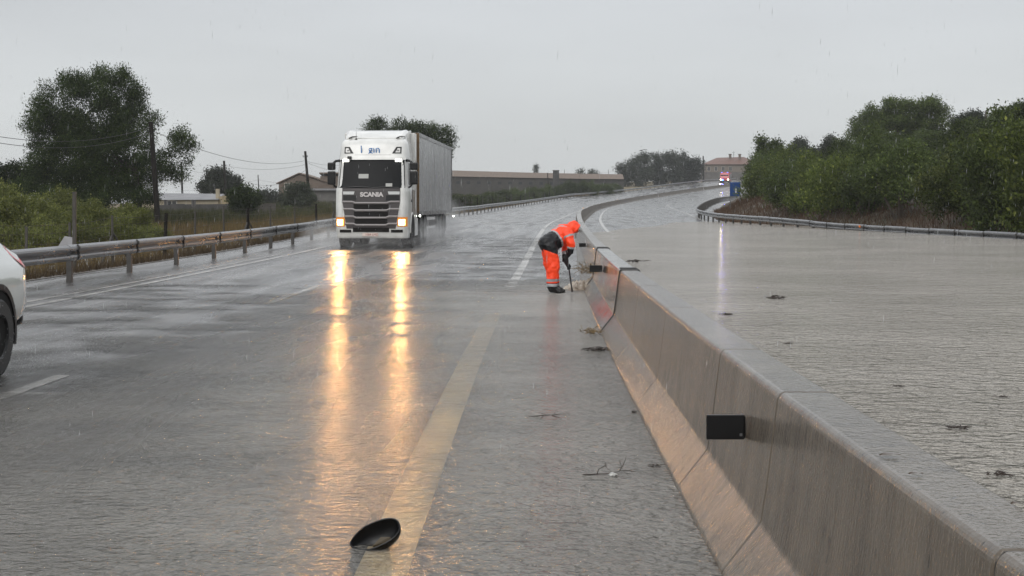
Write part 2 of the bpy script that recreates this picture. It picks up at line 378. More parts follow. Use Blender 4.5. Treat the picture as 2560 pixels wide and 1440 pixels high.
def surfz(d, u):
    """ground height at station d, offset u from the barrier axis"""
    d = np.asarray(d, float); u = np.asarray(u, float)
    zc = axZ(d); W = railW(d)
    left = zc+eL(d)*np.clip(-u/10.6, 0, 1.15)
    tr = np.clip(u/W, 0, 1.15)
    right = (zc+zR0(d))*(1-tr)+railZ(d)*tr
    z = np.where(u < 0, left, right)
    # verge and field to the left
    tl = np.clip((-u-11.6), 0, None)
    z = np.where(u < -11.6, left-.55*smooth(tl/2.6)+.05*nsin(d, u)*smooth(tl/6)-.6*smooth((tl-15)/60)*smooth((160-d)/60), z)
    lo = 1.7+.6*smooth((d-150)/200)
    z = np.where((u < -11.6) & (z > lo), z-(z-lo)*smooth((tl-38)/60), z)
    # bank to the right
    th = np.clip(u-W-1.1, 0, None)
    hill = .5*smooth(th/2.0)+.25*th*smooth(th/3)
    hill = np.minimum(hill, 7.0-1.5*np.exp(-th/20))
    z = np.where(th > 0, right+hill+.12*nsin(d, u)*smooth(th/4), z)
    return z
def W3(d, u, dz=0.0):
    kx, ky = frame(d)
    return Vector((float(axX(d)+u*kx), float(d+u*ky), float(surfz(d, u))+dz))
def ground(X, Y):
    d = Y; 
    for _ in range(6):
        kx, ky = frame(d); u = (X-axX(d))/kx; d = Y-u*ky*1.0
    return float(surfz(d, u)), float(d), float(u)
def G(X, Y, dz=0): return Vector((X, Y, ground(X, Y)[0]+dz))

def strip(name, ds, us, mat, dz=0, parent=None, zfun=None, uv=False, smoothf=True):
    D, U = np.meshgrid(ds, us, indexing='ij')
    kx, ky = frame(D)
    X = axX(D)+U*kx; Y = D+U*ky; Z = surfz(D, U)+dz if zfun is None else zfun(D, U)
    V = np.stack([X, Y, Z], -1).reshape(-1, 3); n, m = D.shape
    i, j = np.meshgrid(np.arange(n-1), np.arange(m-1), indexing='ij'); a = (i*m+j).ravel()
    F = np.stack([a, a+1, a+m+1, a+m], -1)
    me = fast_mesh(name, V, F, mat, smooth=smoothf)
    if uv:
        uvl = me.uv_layers.new(name='UVMap'); UV = np.stack([U.ravel(), D.ravel()], -1)
        uvl.data.foreach_set('uv', UV[F.ravel()].astype(np.float32).ravel())
    o = link(bpy.data.objects.new(name, me), parent)
    return o, (D, U)

dsR = np.concatenate([np.arange(-12, 80, 1.0), np.arange(80, 420, 3.0), np.arange(420, 620, 10)])
roadL, _ = strip('road', dsR, np.linspace(-11.5, 0.0, 14), mAsphaltL, uv=True); tagp(roadL, kind='structure')
usR = np.linspace(0.0, 1.0, 14)
D, T = np.meshgrid(dsR, usR, indexing='ij'); U = T*(railW(D)+1.3)
kx, ky = frame(D); V = np.stack([axX(D)+U*kx, D+U*ky, surfz(D, U)], -1).reshape(-1, 3)
n_, m_ = D.shape; i, j = np.meshgrid(np.arange(n_-1), np.arange(m_-1), indexing='ij'); a = (i*m_+j).ravel(); F = np.stack([a, a+1, a+m_+1, a+m_], -1)
me = fast_mesh('road_far_side', V, F, mAsphaltR, smooth=True)
uvl = me.uv_layers.new(name='UVMap'); uvl.data.foreach_set('uv', np.stack([U.ravel(), D.ravel()], -1)[F.ravel()].astype(np.float32).ravel())
roadR = link(bpy.data.objects.new('road', me)); tagp(roadR, kind='structure')

# terrain: one sheet under and around the roads, out to the horizon
mField = M('wet_earth_and_stubble', (.13, .090, .045), .85, col2=(.12, .105, .055), vscale=.35, bump=.5, bscale=3)
mBank = M('bank_earth', (.065, .038, .024), .75, col2=(.05, .05, .028), vscale=.5, bump=.7, bscale=4)
dsT = np.concatenate([np.arange(-40, 40, 4.0), np.arange(40, 200, 2.0), np.arange(200, 420, 5.0), np.array([440, 480, 520, 600, 750, 1000, 1500, 2500])])
def terrain(name, us, mat, right):
    D, U0 = np.meshgrid(dsT, us, indexing='ij')
    U = np.where(U0 > 0, U0+railW(D), U0) if right else U0
    dd = np.minimum(D, 520); kx, ky = frame(dd)
    X = axX(np.minimum(D, 520))+U*kx+(D-dd)*.3; Y = D+U*ky
    Z = surfz(dd, U)
    Z = np.where((U0 > -11.4) & (U0 < (0.9 if right else 0.1)), Z-.35, Z-.02)
    V = np.stack([X, Y, Z], -1).reshape(-1, 3); n, m = D.shape
    i, j = np.meshgrid(np.arange(n-1), np.arange(m-1), indexing='ij'); a = (i*m+j).ravel()
    F = np.stack([a, a+1, a+m+1, a+m], -1)
    return tagp(link(bpy.data.objects.new(name, fast_mesh(name, V, F, mat, smooth=True))), kind='structure')
terrain('ground', np.concatenate([-np.array([900, 500, 300, 200, 150, 120, 100]), np.arange(-90, -20, 3.5), np.arange(-20, -11.4, .8), [-11.3, -6, 0]]), mField, False)
terrain('bank', np.concatenate([[0.01, .6, 1.0], np.arange(1.2, 8, .6), np.arange(8, 40, 2), [45, 60, 90, 150, 300, 600]]), mBank, True)

# painted lines: parts of the road
def line(u, wd, d0, d1, mat, name, parent, dz=.004, step=.5, wob=0):
    ds = np.arange(d0, d1+1e-6, step if d1-d0 > 8 else (d1-d0)/8)
    us = np.array([u-wd/2, u+wd/2])
    o, _ = strip(name, ds, us, mat, dz=dz, parent=parent); return o
o = line(-1.86, .23, -5, 21.5, mLineOld, 'edge_line', roadL, .006); o['label'] = 'cream edge line showing through shallow brown water'
line(-1.80, .20, 28.6, 75, mLine, 'edge_line', roadL, .006, 1)
line(-1.80, .18, 75.3, 420, mLine, 'edge_line', roadL, .012, 3)
line(-9.02, .15, 0, 75, mLine, 'edge_line', roadL, .006, 1); line(-9.02, .15, 75.3, 430, mLine, 'edge_line', roadL, .012, 3)
line(-9.38, .10, 10, 44, mLine, 'edge_line', roadL, .006, 1)
k0 = 13.3
for k in range(0, 26):
    d1_ = k0+15*k
    line(-5.58, .14, d1_-5.2, d1_, mLine, 'lane_dash', roadL, .006 if d1_ < 80 else .012)
line(1.25, .17, 60, 420, mLine, 'edge_line', roadR, .012, 2)
D_ = lin([(40, 9.2), (97, 8.9), (110, 8.8), (140, 9.0), (400, 9.2)])
for a, b_ in ((70, 400),):
    ds = np.arange(a, b_, 2.0); mbv = MB(); pr = []
    for d in ds:
        for q in (-.08, .08): pr.append(W3(float(d), float(D_(d))+q, .012))
    mbv.add(pr, [(2*i, 2*i+1, 2*i+3, 2*i+2) for i in range(len(ds)-1)])
    mbv.build('edge_line', mLine, roadR, fix=False)
for k in range(20):
    line(5.1, .13, 68+15*k, 72.5+15*k, mLine, 'lane_dash', roadR, .012)

# water on the right: one wide muddy sheet; film over the left carriageway near the barrier
WL = .50
mbw = MB()
n1, n2 = 60, 30
V = []; 
dW = np.linspace(-14, 112, n1)
for d in dW:
    x0 = float(axX(d))+.10; x1 = float(railX(d))+3.2
    for t in np.linspace(0, 1, n2): V.append((x0+(x1-x0)*t, d, WL))
a = np.array([[i*n2+j, i*n2+j+1, (i+1)*n2+j+1, (i+1)*n2+j] for i in range(n1-1) for j in range(n2-1)])
tagp(link(bpy.data.objects.new('flood_water', fast_mesh('flood_water', V, a, mFlood, smooth=True))), kind='structure')

def film():
    ds = np.concatenate([np.arange(2.5, 34, .05), np.arange(34, 62, .25)]); us = np.arange(-11.4, -.30, .06)
    D, U = np.meshgrid(ds, us, indexing='ij'); kx, ky = frame(D)
    X = axX(D)+U*kx; Y = D+U*ky; Z = surfz(D, U)+.014
    ox, oy = float(axX(28.3)-.35), 28.3    # the gush from the joint spreads thin standing waves
    r = np.hypot(X-ox, Y-oy); th = np.arctan2(oy-Y, ox-X)
    def wave(x0, y0, x1, y1, amp, wid, bow=0):
        global _
        dx, dy = x1-x0, y1-y0; L_ = math.hypot(dx, dy); tx, ty = dx/L_, dy/L_
        s = (X-x0)*tx+(Y-y0)*ty; q = (X-x0)*-ty+(Y-y0)*tx - bow*np.sin(np.clip(s/L_, 0, 1)*math.pi)
        g = smooth(s/(.15*L_))*smooth((L_-s)/(.35*L_))
        return amp*g*(np.exp(-(q/wid)**2)-.6*np.exp(-((q-wid*1.8)/wid)**2))
    h = 0
    for (x0, y0, x1, y1, am, wd, bw) in ((ox-.1, 27.1, -1.2, 27.5, .030, .10, .15), (ox-.5, 28.6, -.9, 29.6, .026, .10, .1), (ox, 26.3, -2.4, 26.2, .016, .08, -.1),
                                         (ox-.6, 29.6, -.6, 31.5, .020, .10, .1), (-2.0, 22.2, -3.6, 22.9, .012, .06, .05), (-2.1, 20.6, -3.9, 21.4, .016, .05, .1),
                                         (-2.3, 19.8, -3.8, 20.7, .012, .05, .1), (-1.2, 19.6, -2.6, 19.9, .010, .05, .06), (-2.6, 18.5, -4.4, 19.6, .014, .05, .08),
                                         (-1.0, 21.9, -2.5, 22.1, .012, .05, .05), (-1.3, 23.6, -2.9, 24.2, .012, .05, .05), (-1.2, 17.8, -2.0, 17.9, .008, .05, .03)):
        h = h+wave(x0, y0, x1, y1, am, wd, bw)
    h = h+.005*np.exp(-r/4)*np.sin(r*9+3*np.sin(th*5))
    Z = Z+h+.0012*np.sin(X*9+np.sin(Y*3)*2)*np.sin(Y*14+X*2)*smooth((30-Y)/10)
    n, m = D.shape; i, j = np.meshgrid(np.arange(n-1), np.arange(m-1), indexing='ij'); a = (i*m+j).ravel()
    F = np.stack([a, a+1, a+m+1, a+m], -1)
    me = fast_mesh('road_water', np.stack([X, Y, Z], -1).reshape(-1, 3), F, mFilm, smooth=True)
    # water depth: deep beside the barrier, thinning out to the left and away
    dep = 1.05-smooth((-U-1.5)/(5.0+np.clip(9-D, 0, 8)))*.85
    dep = dep*(1-smooth((D-25-1.5*np.cos(U*1.5))/7)*.8)
    dep = np.maximum(dep, .9*np.exp(-(r/3.2)**2))
    dep = np.where(D < 12, np.maximum(dep, .75-.03*(-U)), dep)
    dep = dep+.30*np.exp(-((D-24.5)/3.2)**2)*smooth((U+6)/3)
    dep = dep*(1-.40*np.exp(-((U+1.86)/.20)**2)*(1-smooth((D-7)/11)))     # the thick paint stands higher in the water
    at = me.attributes.new('depth', 'FLOAT', 'POINT'); at.data.foreach_set('value', dep.ravel().astype(np.float32))
    tagp(link(bpy.data.objects.new('road_water', me)), kind='structure')
film()

# ------------------------------------------------------------------ concrete median barrier
PROF = [(-.37, -.30), (-.37, .035), (-.20, .25), (-.175, .40), (-.125, .795), (-.105, .82)]
PROF = PROF+[(-x, z) for x, z in reversed(PROF)]
def ring(d, s=1.0, grow=0.0, zoff=0.0):
    kx, ky = frame(d); z0 = float(axZ(d)); cx = float(axX(d)); r = []
    for x, z in PROF:
        gx = x+(grow if x > 0 else -grow); gz = z+(grow if z > .7 else 0)
        r.append(Vector((cx+gx*float(kx), d+gx*float(ky), z0+gz+zoff)))
    return r
bar = thing('concrete_barrier', (float(axX(6)), 6, 0), 'long wet concrete median barrier curving away between the dry and the flooded carriageway', 'barrier')
jo = [-9, -1, 3.4, 6.3, 8.2, 11.6, 14.8, 18.4, 27.7, 37, 46.5, 56, 75, 100, 135, 185, 243, 300, 350, 400, 470]
for a, b_ in zip(jo[:-1], jo[1:]):
    g = .004 if b_ < 18 else (.01 if b_ < 60 else .22)
    n = max(4, int((b_-a)/(1.5 if b_ < 100 else 4)))
    rs = [ring(float(d)) for d in np.linspace(a+g, b_-g, n+1)]
    mb = MB().loft(rs)
    steel = abs(a-18.4) < .01
    o = mb.build('barrier_segment', mSteelBar if steel else (mConc if a < 50 else mConcFar), bar, world=True, bevel=.012 if a < 60 else 0, angle=20)
    if steel: o['label'] = 'smooth steel barrier section reflecting the orange worker'
mCrack = M('dark_joint_grout', (.03, .025, .02), .6)
for d in jo[1:8]:
    MB().loft([ring(d-.003, grow=-.004), ring(d+.003, grow=-.004)]).build('joint', mCrack, bar, world=True)
for d in jo[9:20]:
    MB().loft([ring(d-.23, grow=-.03), ring(d+.23, grow=-.03)]).build('joint', mCrack if d < 200 else M('pale_joint', (.5, .48, .45), .5), bar, world=True)
for d in (18.4, 27.7):
    o = MB().loft([ring(d-.025, grow=.012), ring(d+.045, grow=.012)]).build('joint_strap', mBlack, bar, world=True, bevel=.004)
    for k in range(3):
        dd = d+.12+.14*k
        r1 = ring(dd, grow=.004); r2 = ring(dd+.02, grow=.004)
        MB().loft([[r1[5], r2[5], r2[5]+Vector((0, 0, .012)), r1[5]+Vector((0, 0, .012))], [r1[6], r2[6], r2[6]+Vector((0, 0, .012)), r1[6]+Vector((0, 0, .012))]]).build('strap_bar', mBlack, bar, world=True)
for d, z, wd, ht, th in ((7.0, .56, .185, .12, .02), (23.4, .62, .2, .11, .02), (36.6, .62, .17, .10, .02), (52, .62, .17, .10, .02)):
    kx, ky = frame(d); cx = float(axX(d))-.15-(.82-z)*.02
    z0 = float(axZ(d))
    o = MB().box((cx-wd/2-.012, d, z0+z), (wd, th, ht)).box((cx-.012, d+.05, z0+z), (.012, .10, ht*.9)).build('reflector_plate', mBlackPl, bar, world=True, bevel=.004)
    MB().box((cx-.03, d-.012, z0+z-ht*.3), (.012, .006, .012)).build('bolt', mGalv, o, world=False)
    o.children[0].location = -Vector(bar.location)
mAmber = emis('amber_reflector', (1, .55, .15), 0.0, (.9, .45, .12)); 
for d in (120, 243):
    c = W3(float(d), -.2, .7); MB().box(c, (.16, .05, .24)).build('reflector', M('amber_reflector_lens', (.95, .5, .2), .15, coat=1), bar, world=True)

# ------------------------------------------------------------------ guardrails
def beam_mesh(L_=4.03):
    prof = [(0, 0), (.018, .012), (.07, .045), (.08, .075), (.07, .105), (.02, .135), (0, .155), (.02, .175), (.07, .205), (.085, .24), (.075, .275), (.03, .305), (0, .315), (-.004, .30), (-.004, .012)]
    mb = MB()
    r = [[Vector((p[0], y, p[1])) for p in prof] for y in (-.12, L_+.0)]
    mb.loft(r)
    return mb
def guardrail(root, nodes, side, post_every=1, beam_name='rail_beam', nspacer=30, dark=None):
    """nodes: list of Vector ground points; side: +1 beam faces +x, -1 faces -x"""
    L_ = (nodes[1]-nodes[0]).length
    mb = beam_mesh(1.0)
    mm = MB(); mm.v = [(side*v[0], v[1], v[2]) for v in mb.v]; mm.f = mb.f; mm.m = mb.m
    beam = mm.mesh('rail_beam', mGalv, smooth=False)
    lap = MB(); prof = [(.05, -.005), (.10, .06), (.10, .10), (.04, .15), (.10, .21), (.112, .26), (.06, .318), (.05, .3)]
    lap.loft([[Vector((side*p[0], y, p[1])) for p in prof] for y in (-.03, .03)]); lapm = lap.mesh('beam_lap', mGalvDull)
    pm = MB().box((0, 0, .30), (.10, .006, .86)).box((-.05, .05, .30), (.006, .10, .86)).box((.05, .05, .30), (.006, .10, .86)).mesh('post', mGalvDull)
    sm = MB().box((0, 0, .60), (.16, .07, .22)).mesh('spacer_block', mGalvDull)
    for i in range(len(nodes)-1):
        a, b_ = nodes[i], nodes[i+1]; v = b_-a; ln = v.length
        jit = rnd.uniform(-.012, .012)
        o = link(bpy.data.objects.new('rail_beam', beam), root)
        rz = -math.atan2(v.x, v.y); rx = math.asin(v.z/ln)
        o.location = a-root.location+Vector((side*.13, 0, .44+jit)); o.rotation_euler = (rx, rnd.uniform(-.03, .03), rz); o.scale = (1, ln*1.0, 1)
        if i < 14:
            q = link(bpy.data.objects.new('beam_lap', lapm), root); q.location = o.location; q.rotation_euler = o.rotation_euler
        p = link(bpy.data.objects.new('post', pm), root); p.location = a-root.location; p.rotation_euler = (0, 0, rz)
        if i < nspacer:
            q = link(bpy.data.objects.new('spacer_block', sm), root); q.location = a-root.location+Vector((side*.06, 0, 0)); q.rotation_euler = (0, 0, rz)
nodes = []
d = 24.4
while d < 430:
    nodes.append(W3(d, -10.62)); d += 4.0
gl_ = thing('guardrail', nodes[0], 'long galvanised steel crash barrier along the left road edge beyond the lorry', 'guardrail')
guardrail(gl_, nodes, 1)
nodes = []
d = 34.0; X0 = None
pts = [Vector((float(railX(d)), d, float(railZ(d)))) for d in np.arange(38, 300, .25)]
acc = 0; nodes = [pts[0]]
for a, b_ in zip(pts[:-1], pts[1:]):
    acc += (b_-a).length
    if acc >= 2.6: nodes.append(b_); acc = 0
gr_ = thing('guardrail', nodes[0], 'curving steel crash barrier at the foot of the bushes, half drowned in brown flood water', 'guardrail')
guardrail(gr_, nodes, -1)
mOr = M('orange_marker', (.75, .22, .05), .3)
for px, py, d in ((2155, 566, 66), (2300, 574, 60), (2488, 589, 52)):
    c = P(px, py, d); c.x -= .1
    MB().lathe([(-.02, .001), (-.02, .06), (.02, .06), (.02, .001)], c, 'y', 10).build('reflector', mOr, gr_, world=True)

# ------------------------------------------------------------------ foliage
def rotm(n):
    a = nr.normal(size=(n, 3)); a /= np.linalg.norm(a, axis=1)[:, None]
    b = nr.normal(size=(n, 3)); b -= (a*b).sum(1)[:, None]*a; b /= np.linalg.norm(b, axis=1)[:, None]
    return a, b
def leaves(lobes, n, size, shell=.55, upward=.0, aspect=.5, clump=0):
    """lobes: (cx,cy,cz,rx,ry,rz). leaf-sized quads spread through the lobes' outer shells"""
    lobes = np.array(lobes, float); vol = (lobes[:, 3]*lobes[:, 4]+lobes[:, 5]*lobes[:, 3]); pr = vol/vol.sum()
    if clump:
        nc = n//clump
        k = nr.choice(len(lobes), nc, p=pr); dirs = nr.normal(size=(nc, 3)); dirs /= np.linalg.norm(dirs, axis=1)[:, None]
        rad = (1-shell*nr.rand(nc)**1.3)
        cc = lobes[k, :3]+dirs*rad[:, None]*lobes[k, 3:6]
        C = np.repeat(cc, clump, 0)+nr.normal(size=(nc*clump, 3))*size*1.25
        Dr = np.repeat(dirs, clump, 0)
    else:
        k = nr.choice(len(lobes), n, p=pr); dirs = nr.normal(size=(n, 3)); dirs /= np.linalg.norm(dirs, axis=1)[:, None]
        rad = (1-shell*nr.rand(n)**1.3); C = lobes[k, :3]+dirs*rad[:, None]*lobes[k, 3:6]; Dr = dirs
    n = len(C)
    a, b = rotm(n)
    a = a+Dr*.8+np.array([0, 0, upward]); a /= np.linalg.norm(a, axis=1)[:, None]
    b = b-(a*b).sum(1)[:, None]*a; b /= np.linalg.norm(b, axis=1)[:, None]
    s = size*(.6+.8*nr.rand(n))[:, None]
    w_ = s*aspect
    V = np.stack([C-b*w_*.5, C+a*s*.5-b*w_*.1+b*w_*.0, C+b*w_*.5+a*s*.1, C-a*s*.5], 1)
    V = np.stack([C-a*s*.5, C+b*w_*.5, C+a*s*.5, C-b*w_*.5], 1).reshape(-1, 3)
    F = np.arange(n*4).reshape(-1, 4)
    return V, F
mPine = leafmat('pine_needles', (.016, .026, .010), (.040, .060, .016), (.085, .11, .03))
mDark = leafmat('dark_leaves', (.028, .040, .014), (.072, .098, .026), (.15, .18, .045))
mMid = leafmat('green_leaves', (.035, .050, .012), (.095, .122, .026), (.21, .23, .05))
mOlive = leafmat('olive_leaves', (.060, .072, .020), (.15, .165, .045), (.24, .25, .08))
mFar = leafmat('far_leaves', (.030, .036, .028), (.055, .066, .042))
mGrass = leafmat('dry_grass', (.10, .068, .030), (.20, .145, .06), (.12, .12, .05))
mGreenGrass = leafmat('green_weeds', (.040, .048, .018), (.10, .10, .04), (.16, .13, .06))

def crown(name, lobes, n, size, mat, parent=None, clump=6, shell=.55, aspect=.5, upward=.2):
    V, F = leaves(lobes, n, size, shell, upward, aspect, clump)
    return link(bpy.data.objects.new(name, fast_mesh(name, V, F, mat)), parent)

def trunk(root, h, r, lobes, mat=None, lean=(0, 0), nb=8, base=-.3):
    mb = MB()
    pts = []; rs = []
    for i in range(7):
        t = i/6; pts.append((lean[0]*t*t+.08*math.sin(t*5)*r*4, lean[1]*t*t, base+(h-base)*t)); rs.append(r*(1-.6*t))
    mb.tube(pts, rs, 9)
    o = mb.build('trunk', mat or mBark, root, smooth=True)
    ls = sorted(lobes, key=lambda l_: -l_[3])[:nb]
    lm = MB()
    for l_ in ls:
        t = .45+.5*rnd.random(); p0 = Vector((lean[0]*t*t, lean[1]*t*t, base+(h-base)*t)); p1 = Vector(l_[:3])
        mid = (p0+p1)/2+Vector((rnd.uniform(-.2, .2), rnd.uniform(-.2, .2), -.15*abs(p1.x-p0.x)))
        lm.tube([p0, mid, p1], [r*.38, r*.26, r*.08], 6)
    lm.build('limb', mat or mBark, root, smooth=True)

def lobes_from_px(spec, d, base, depth=None, split=True):
    """spec: (px, py, rx_px, rz_px) crown masses traced at distance d; each gets its own depth"""
    out_ = []
    s = FPX/d
    for (x, y, rx, rz) in spec:
        c = P(x, y, d)-Vector(base); a = rx/s; b = rz/s
        out_.append((c.x, c.y+rnd.uniform(-.5, .5)*(depth or 1), c.z, a, max(a, b)*.9, b))
    return out_
def sublobes(lobes, k=7, f=.42, jit=.75, flat=.8):
    out_ = []
    for l_ in lobes:
        for _ in range(k):
            v = nr.normal(size=3); v /= np.linalg.norm(v); q = f*rnd.uniform(.7, 1.3)
            out_.append((l_[0]+v[0]*l_[3]*jit, l_[1]+v[1]*l_[4]*jit, l_[2]+v[2]*l_[5]*jit, l_[3]*q, l_[4]*q, l_[5]*q*flat))
        out_.append((l_[0], l_[1], l_[2], l_[3]*.7, l_[4]*.7, l_[5]*.65))
    return out_

# big pine on the left
def tree(name, label, X, Y, spec, n, size, mat, h, r, cat='tree', group=None, k=8, f=.4, jit=.8, clump=6, lean=(0, 0), depth=2, aspect=.5, shell=.6, upward=.2, flat=.8):
    base = G(X, Y, -.1)
    root = thing(name, base, label, cat, group)
    lb = lobes_from_px(spec, Y, base, depth)
    sub = sublobes(lb, k, f, jit, flat)
    crown('crown', sub, n, size, mat, root, clump, shell, aspect, upward)
    trunk(root, h, r, lb, lean=lean)
    return root
tree('pine_tree', 'big dark pine with a broken crown behind the leaning wooden pole at left', -24.0, 92, [
    (165, 205, 16, 26), (242, 190, 16, 24), (304, 188, 16, 26), (205, 215, 22, 22), (270, 205, 24, 20), (340, 215, 14, 22), (462, 345, 18, 26), (100, 330, 40, 40), (215, 330, 90, 60), (300, 310, 60, 50), (260, 430, 90, 40),
    (160, 270, 80, 70), (240, 225, 70, 55), (300, 225, 55, 55), (330, 270, 45, 50), (150, 330, 75, 60), (240, 320, 90, 70), (110, 400, 50, 45), (180, 400, 85, 55),
    (270, 390, 85, 55), (340, 350, 50, 40), (380, 305, 28, 22), (385, 400, 60, 30), (445, 370, 40, 42), (430, 430, 40, 24), (330, 440, 70, 40), (230, 460, 70, 40), (120, 450, 60, 45), (170, 480, 60, 30), (205, 490, 100, 28), (300, 485, 70, 26), (355, 492, 45, 22), (60, 470, 50, 25)],
    165000, .16, mPine, 5.0, .34, k=12, f=.30, jit=.85, aspect=.32, upward=.6)
tree('evergreen_shrub', 'dark rounded evergreen at the far left, under the big pine', -33.0, 96, [(20, 430, 45, 32), (60, 440, 45, 35), (-40, 440, 50, 40), (30, 470, 60, 35)], 15000, .17, mPine, 1.6, .12, cat='shrub')
tree('pine_tree', 'domed pine showing above the lorry trailer roof', -11.0, 152, [
    (960, 325, 45, 26), (1010, 320, 45, 28), (1060, 330, 45, 28), (1100, 345, 38, 26), (1120, 365, 22, 16), (1000, 350, 60, 30), (1070, 375, 55, 28), (940, 345, 30, 20), (1020, 395, 70, 30)],
    38000, .22, mPine, 5.2, .3, aspect=.32, upward=.7, k=9)
tree('broadleaf_tree', 'grey-green tree beside the second wooden pole, beyond the grey wall', -33.6, 170, [
    (530, 450, 24, 20), (548, 438, 20, 16), (565, 450, 24, 18), (575, 465, 20, 18), (545, 470, 36, 16), (510, 468, 14, 10)], 16000, .24, mFar, 2.6, .14)
tree('round_bush', 'rounded dark bush standing against the grey field wall', -20.0, 108, [
    (595, 492, 24, 20), (615, 490, 26, 22), (630, 500, 20, 18), (608, 510, 32, 18)], 9000, .17, mPine, .8, .08, cat='bush')
tree('broadleaf_tree', 'low grey tree left of the brown barn', -34.0, 200, [(640, 495, 22, 14), (665, 492, 24, 12), (690, 495, 22, 14), (655, 508, 50, 16)], 9000, .28, mFar, 1.5, .1)
tree('bush', 'grey-green bush growing in front of the barn wall', -21.5, 150, [(735, 485, 24, 20), (755, 478, 22, 18), (720, 500, 26, 18), (765, 500, 24, 18)], 9000, .2, mFar, .9, .08)
tree('broadleaf_tree', 'tall grey-green tree at the left end of the far grove', 33.0, 385, [
    (1570, 420, 24, 30), (1600, 405, 22, 30), (1590, 440, 38, 28), (1560, 450, 18, 20)], 15000, .42, mFar, 6, .25, group='trees of the far grove')
tree('broadleaf_tree', 'rounded tree in the middle of the far grove', 41.0, 392, [
    (1650, 405, 26, 26), (1675, 400, 24, 22), (1640, 435, 28, 30), (1670, 440, 36, 28)], 15000, .42, mFar, 6, .25, group='trees of the far grove')
tree('broadleaf_tree', 'broad tree at the right end of the far grove, next to the house', 49.0, 398, [
    (1710, 405, 26, 22), (1735, 415, 20, 22), (1710, 435, 32, 26), (1740, 440, 18, 22), (1690, 445, 22, 20)], 15000, .42, mFar, 6, .25, group='trees of the far grove')
tree('cypress', 'tiny lone cypress above the long low roof', 7.0, 420, [(1341, 425, 4.5, 11)], 900, .3, mFar, 3, .1, k=4)
for i, (x, d) in enumerate(((1452, 430), (1483, 430))):
    tree('round_bush', ('small pointed treetop above the long roof, left of two', 'small treetop above the long roof, right of two')[i], (x-1280)/FPX*d, d, [(x, 430, 9, 7), (x, 440, 14, 9)], 1500, .35, mFar, 1, .1, cat='tree')

# hillside on the right
tree('umbrella_pine', 'large umbrella pine on the crest of the right-hand bank', 39.0, 146, [
    (2200, 285, 40, 26), (2250, 268, 45, 28), (2310, 265, 42, 25), (2350, 290, 26, 22), (2160, 310, 36, 26), (2230, 310, 60, 26), (2300, 305, 50, 22), (2145, 335, 25, 14), (2200, 345, 50, 16), (2290, 340, 60, 14), (2350, 320, 26, 16)],
    60000, .20, mDark, 5.0, .3, k=10, f=.36, aspect=.4, upward=.5, flat=.6)
tree('evergreen_tree', 'pale soft-crowned tree behind the bushes at the top right', 44.5, 135, [(2420, 300, 34, 24), (2460, 310, 34, 24), (2400, 330, 36, 24), (2440, 345, 50, 30)], 24000, .19, mFar, 3, .2)
tree('evergreen_tree', 'dark evergreen at the top right corner of the bank', 43.5, 122, [(2500, 300, 30, 26), (2540, 285, 28, 24), (2530, 320, 45, 30), (2580, 320, 40, 40)], 26000, .19, mDark, 3, .2)
tree('slim_tree', 'spiky dark tree with two thin tips at the left tip of the bank', 23.6, 132, [(1912, 372, 13, 22), (1945, 375, 16, 18), (1930, 400, 34, 24), (1905, 350, 6, 8)], 12000, .2, mDark, 3, .1)
tree('slim_tree', 'grey-green pointed tree right of the spiky dark tree', 33.5, 168, [(2005, 365, 20, 14), (1995, 385, 28, 18), (2025, 385, 16, 14)], 9000, .22, mFar, 3, .12)
tree('slim_tree', 'feathery grey tree left of the umbrella pine', 37.5, 168, [(2070, 355, 18, 16), (2080, 375, 28, 20), (2055, 390, 30, 22), (2095, 395, 22, 22)], 10000, .22, mFar, 3, .12)
tree('evergreen_tree', 'dark low tree at the foot of the umbrella pine', 36.5, 156, [(2110, 365, 22, 20), (2140, 380, 26, 22), (2165, 395, 40, 20)], 10000, .2, mDark, 2, .12)

protos = []
for i in range(6):
    lb = []
    for _ in range(9):
        a = rnd.uniform(0, 6.28); r = rnd.uniform(0, .62); h = rnd.uniform(.25, .85)*(1-r*.45)
        q = rnd.uniform(.28, .42)
        lb.append((r*math.cos(a), r*math.sin(a), h, q, q, q*.8))
    if i % 2: lb.append((rnd.uniform(-.2, .2), 0, 1.0, .2, .2, .26))
    V, F = leaves(sublobes(lb, 8, .42, .88), 17000, .046, .55, .3, .5, 7)
    meshes = {}
    for nm, mt in (('mid', mMid), ('dark', mDark), ('olive', mOlive)):
        meshes[nm] = fast_mesh('foliage', V, F, mt)
    sm_ = MB()
    for _ in range(6):
        a = rnd.uniform(0, 6.28); sm_.tube([(0, 0, -.15), (.2*math.cos(a), .2*math.sin(a), .25), (.4*math.cos(a), .4*math.sin(a), .6)], [.025, .018, .006], 5)
    meshes['stem'] = sm_.mesh('stem', mBark)
    protos.append(meshes)
ORD = ['first', 'second', 'third', 'fourth', 'fifth', 'sixth', 'seventh', 'eighth', 'ninth', 'tenth', 'eleventh', 'twelfth', 'thirteenth', 'fourteenth', 'fifteenth', 'sixteenth', 'seventeenth', 'eighteenth', 'nineteenth', 'twentieth']
def bush(X, Y, h, wd, kind, label, group=None, i=None, name='bush'):
    pr = protos[rnd.randrange(6) if i is None else i]
    t = thing(name, G(X, Y, -.05), label, 'bush', group, rnd.uniform(0, 6.28))
    sx = wd/1.7; sz = h/1.15
    for nm, me_ in (('foliage', pr[kind]), ('stem', pr['stem'])):
        o = link(bpy.data.objects.new(nm, me_), t); o.scale = (sx, sx*.95, sz)
    return t
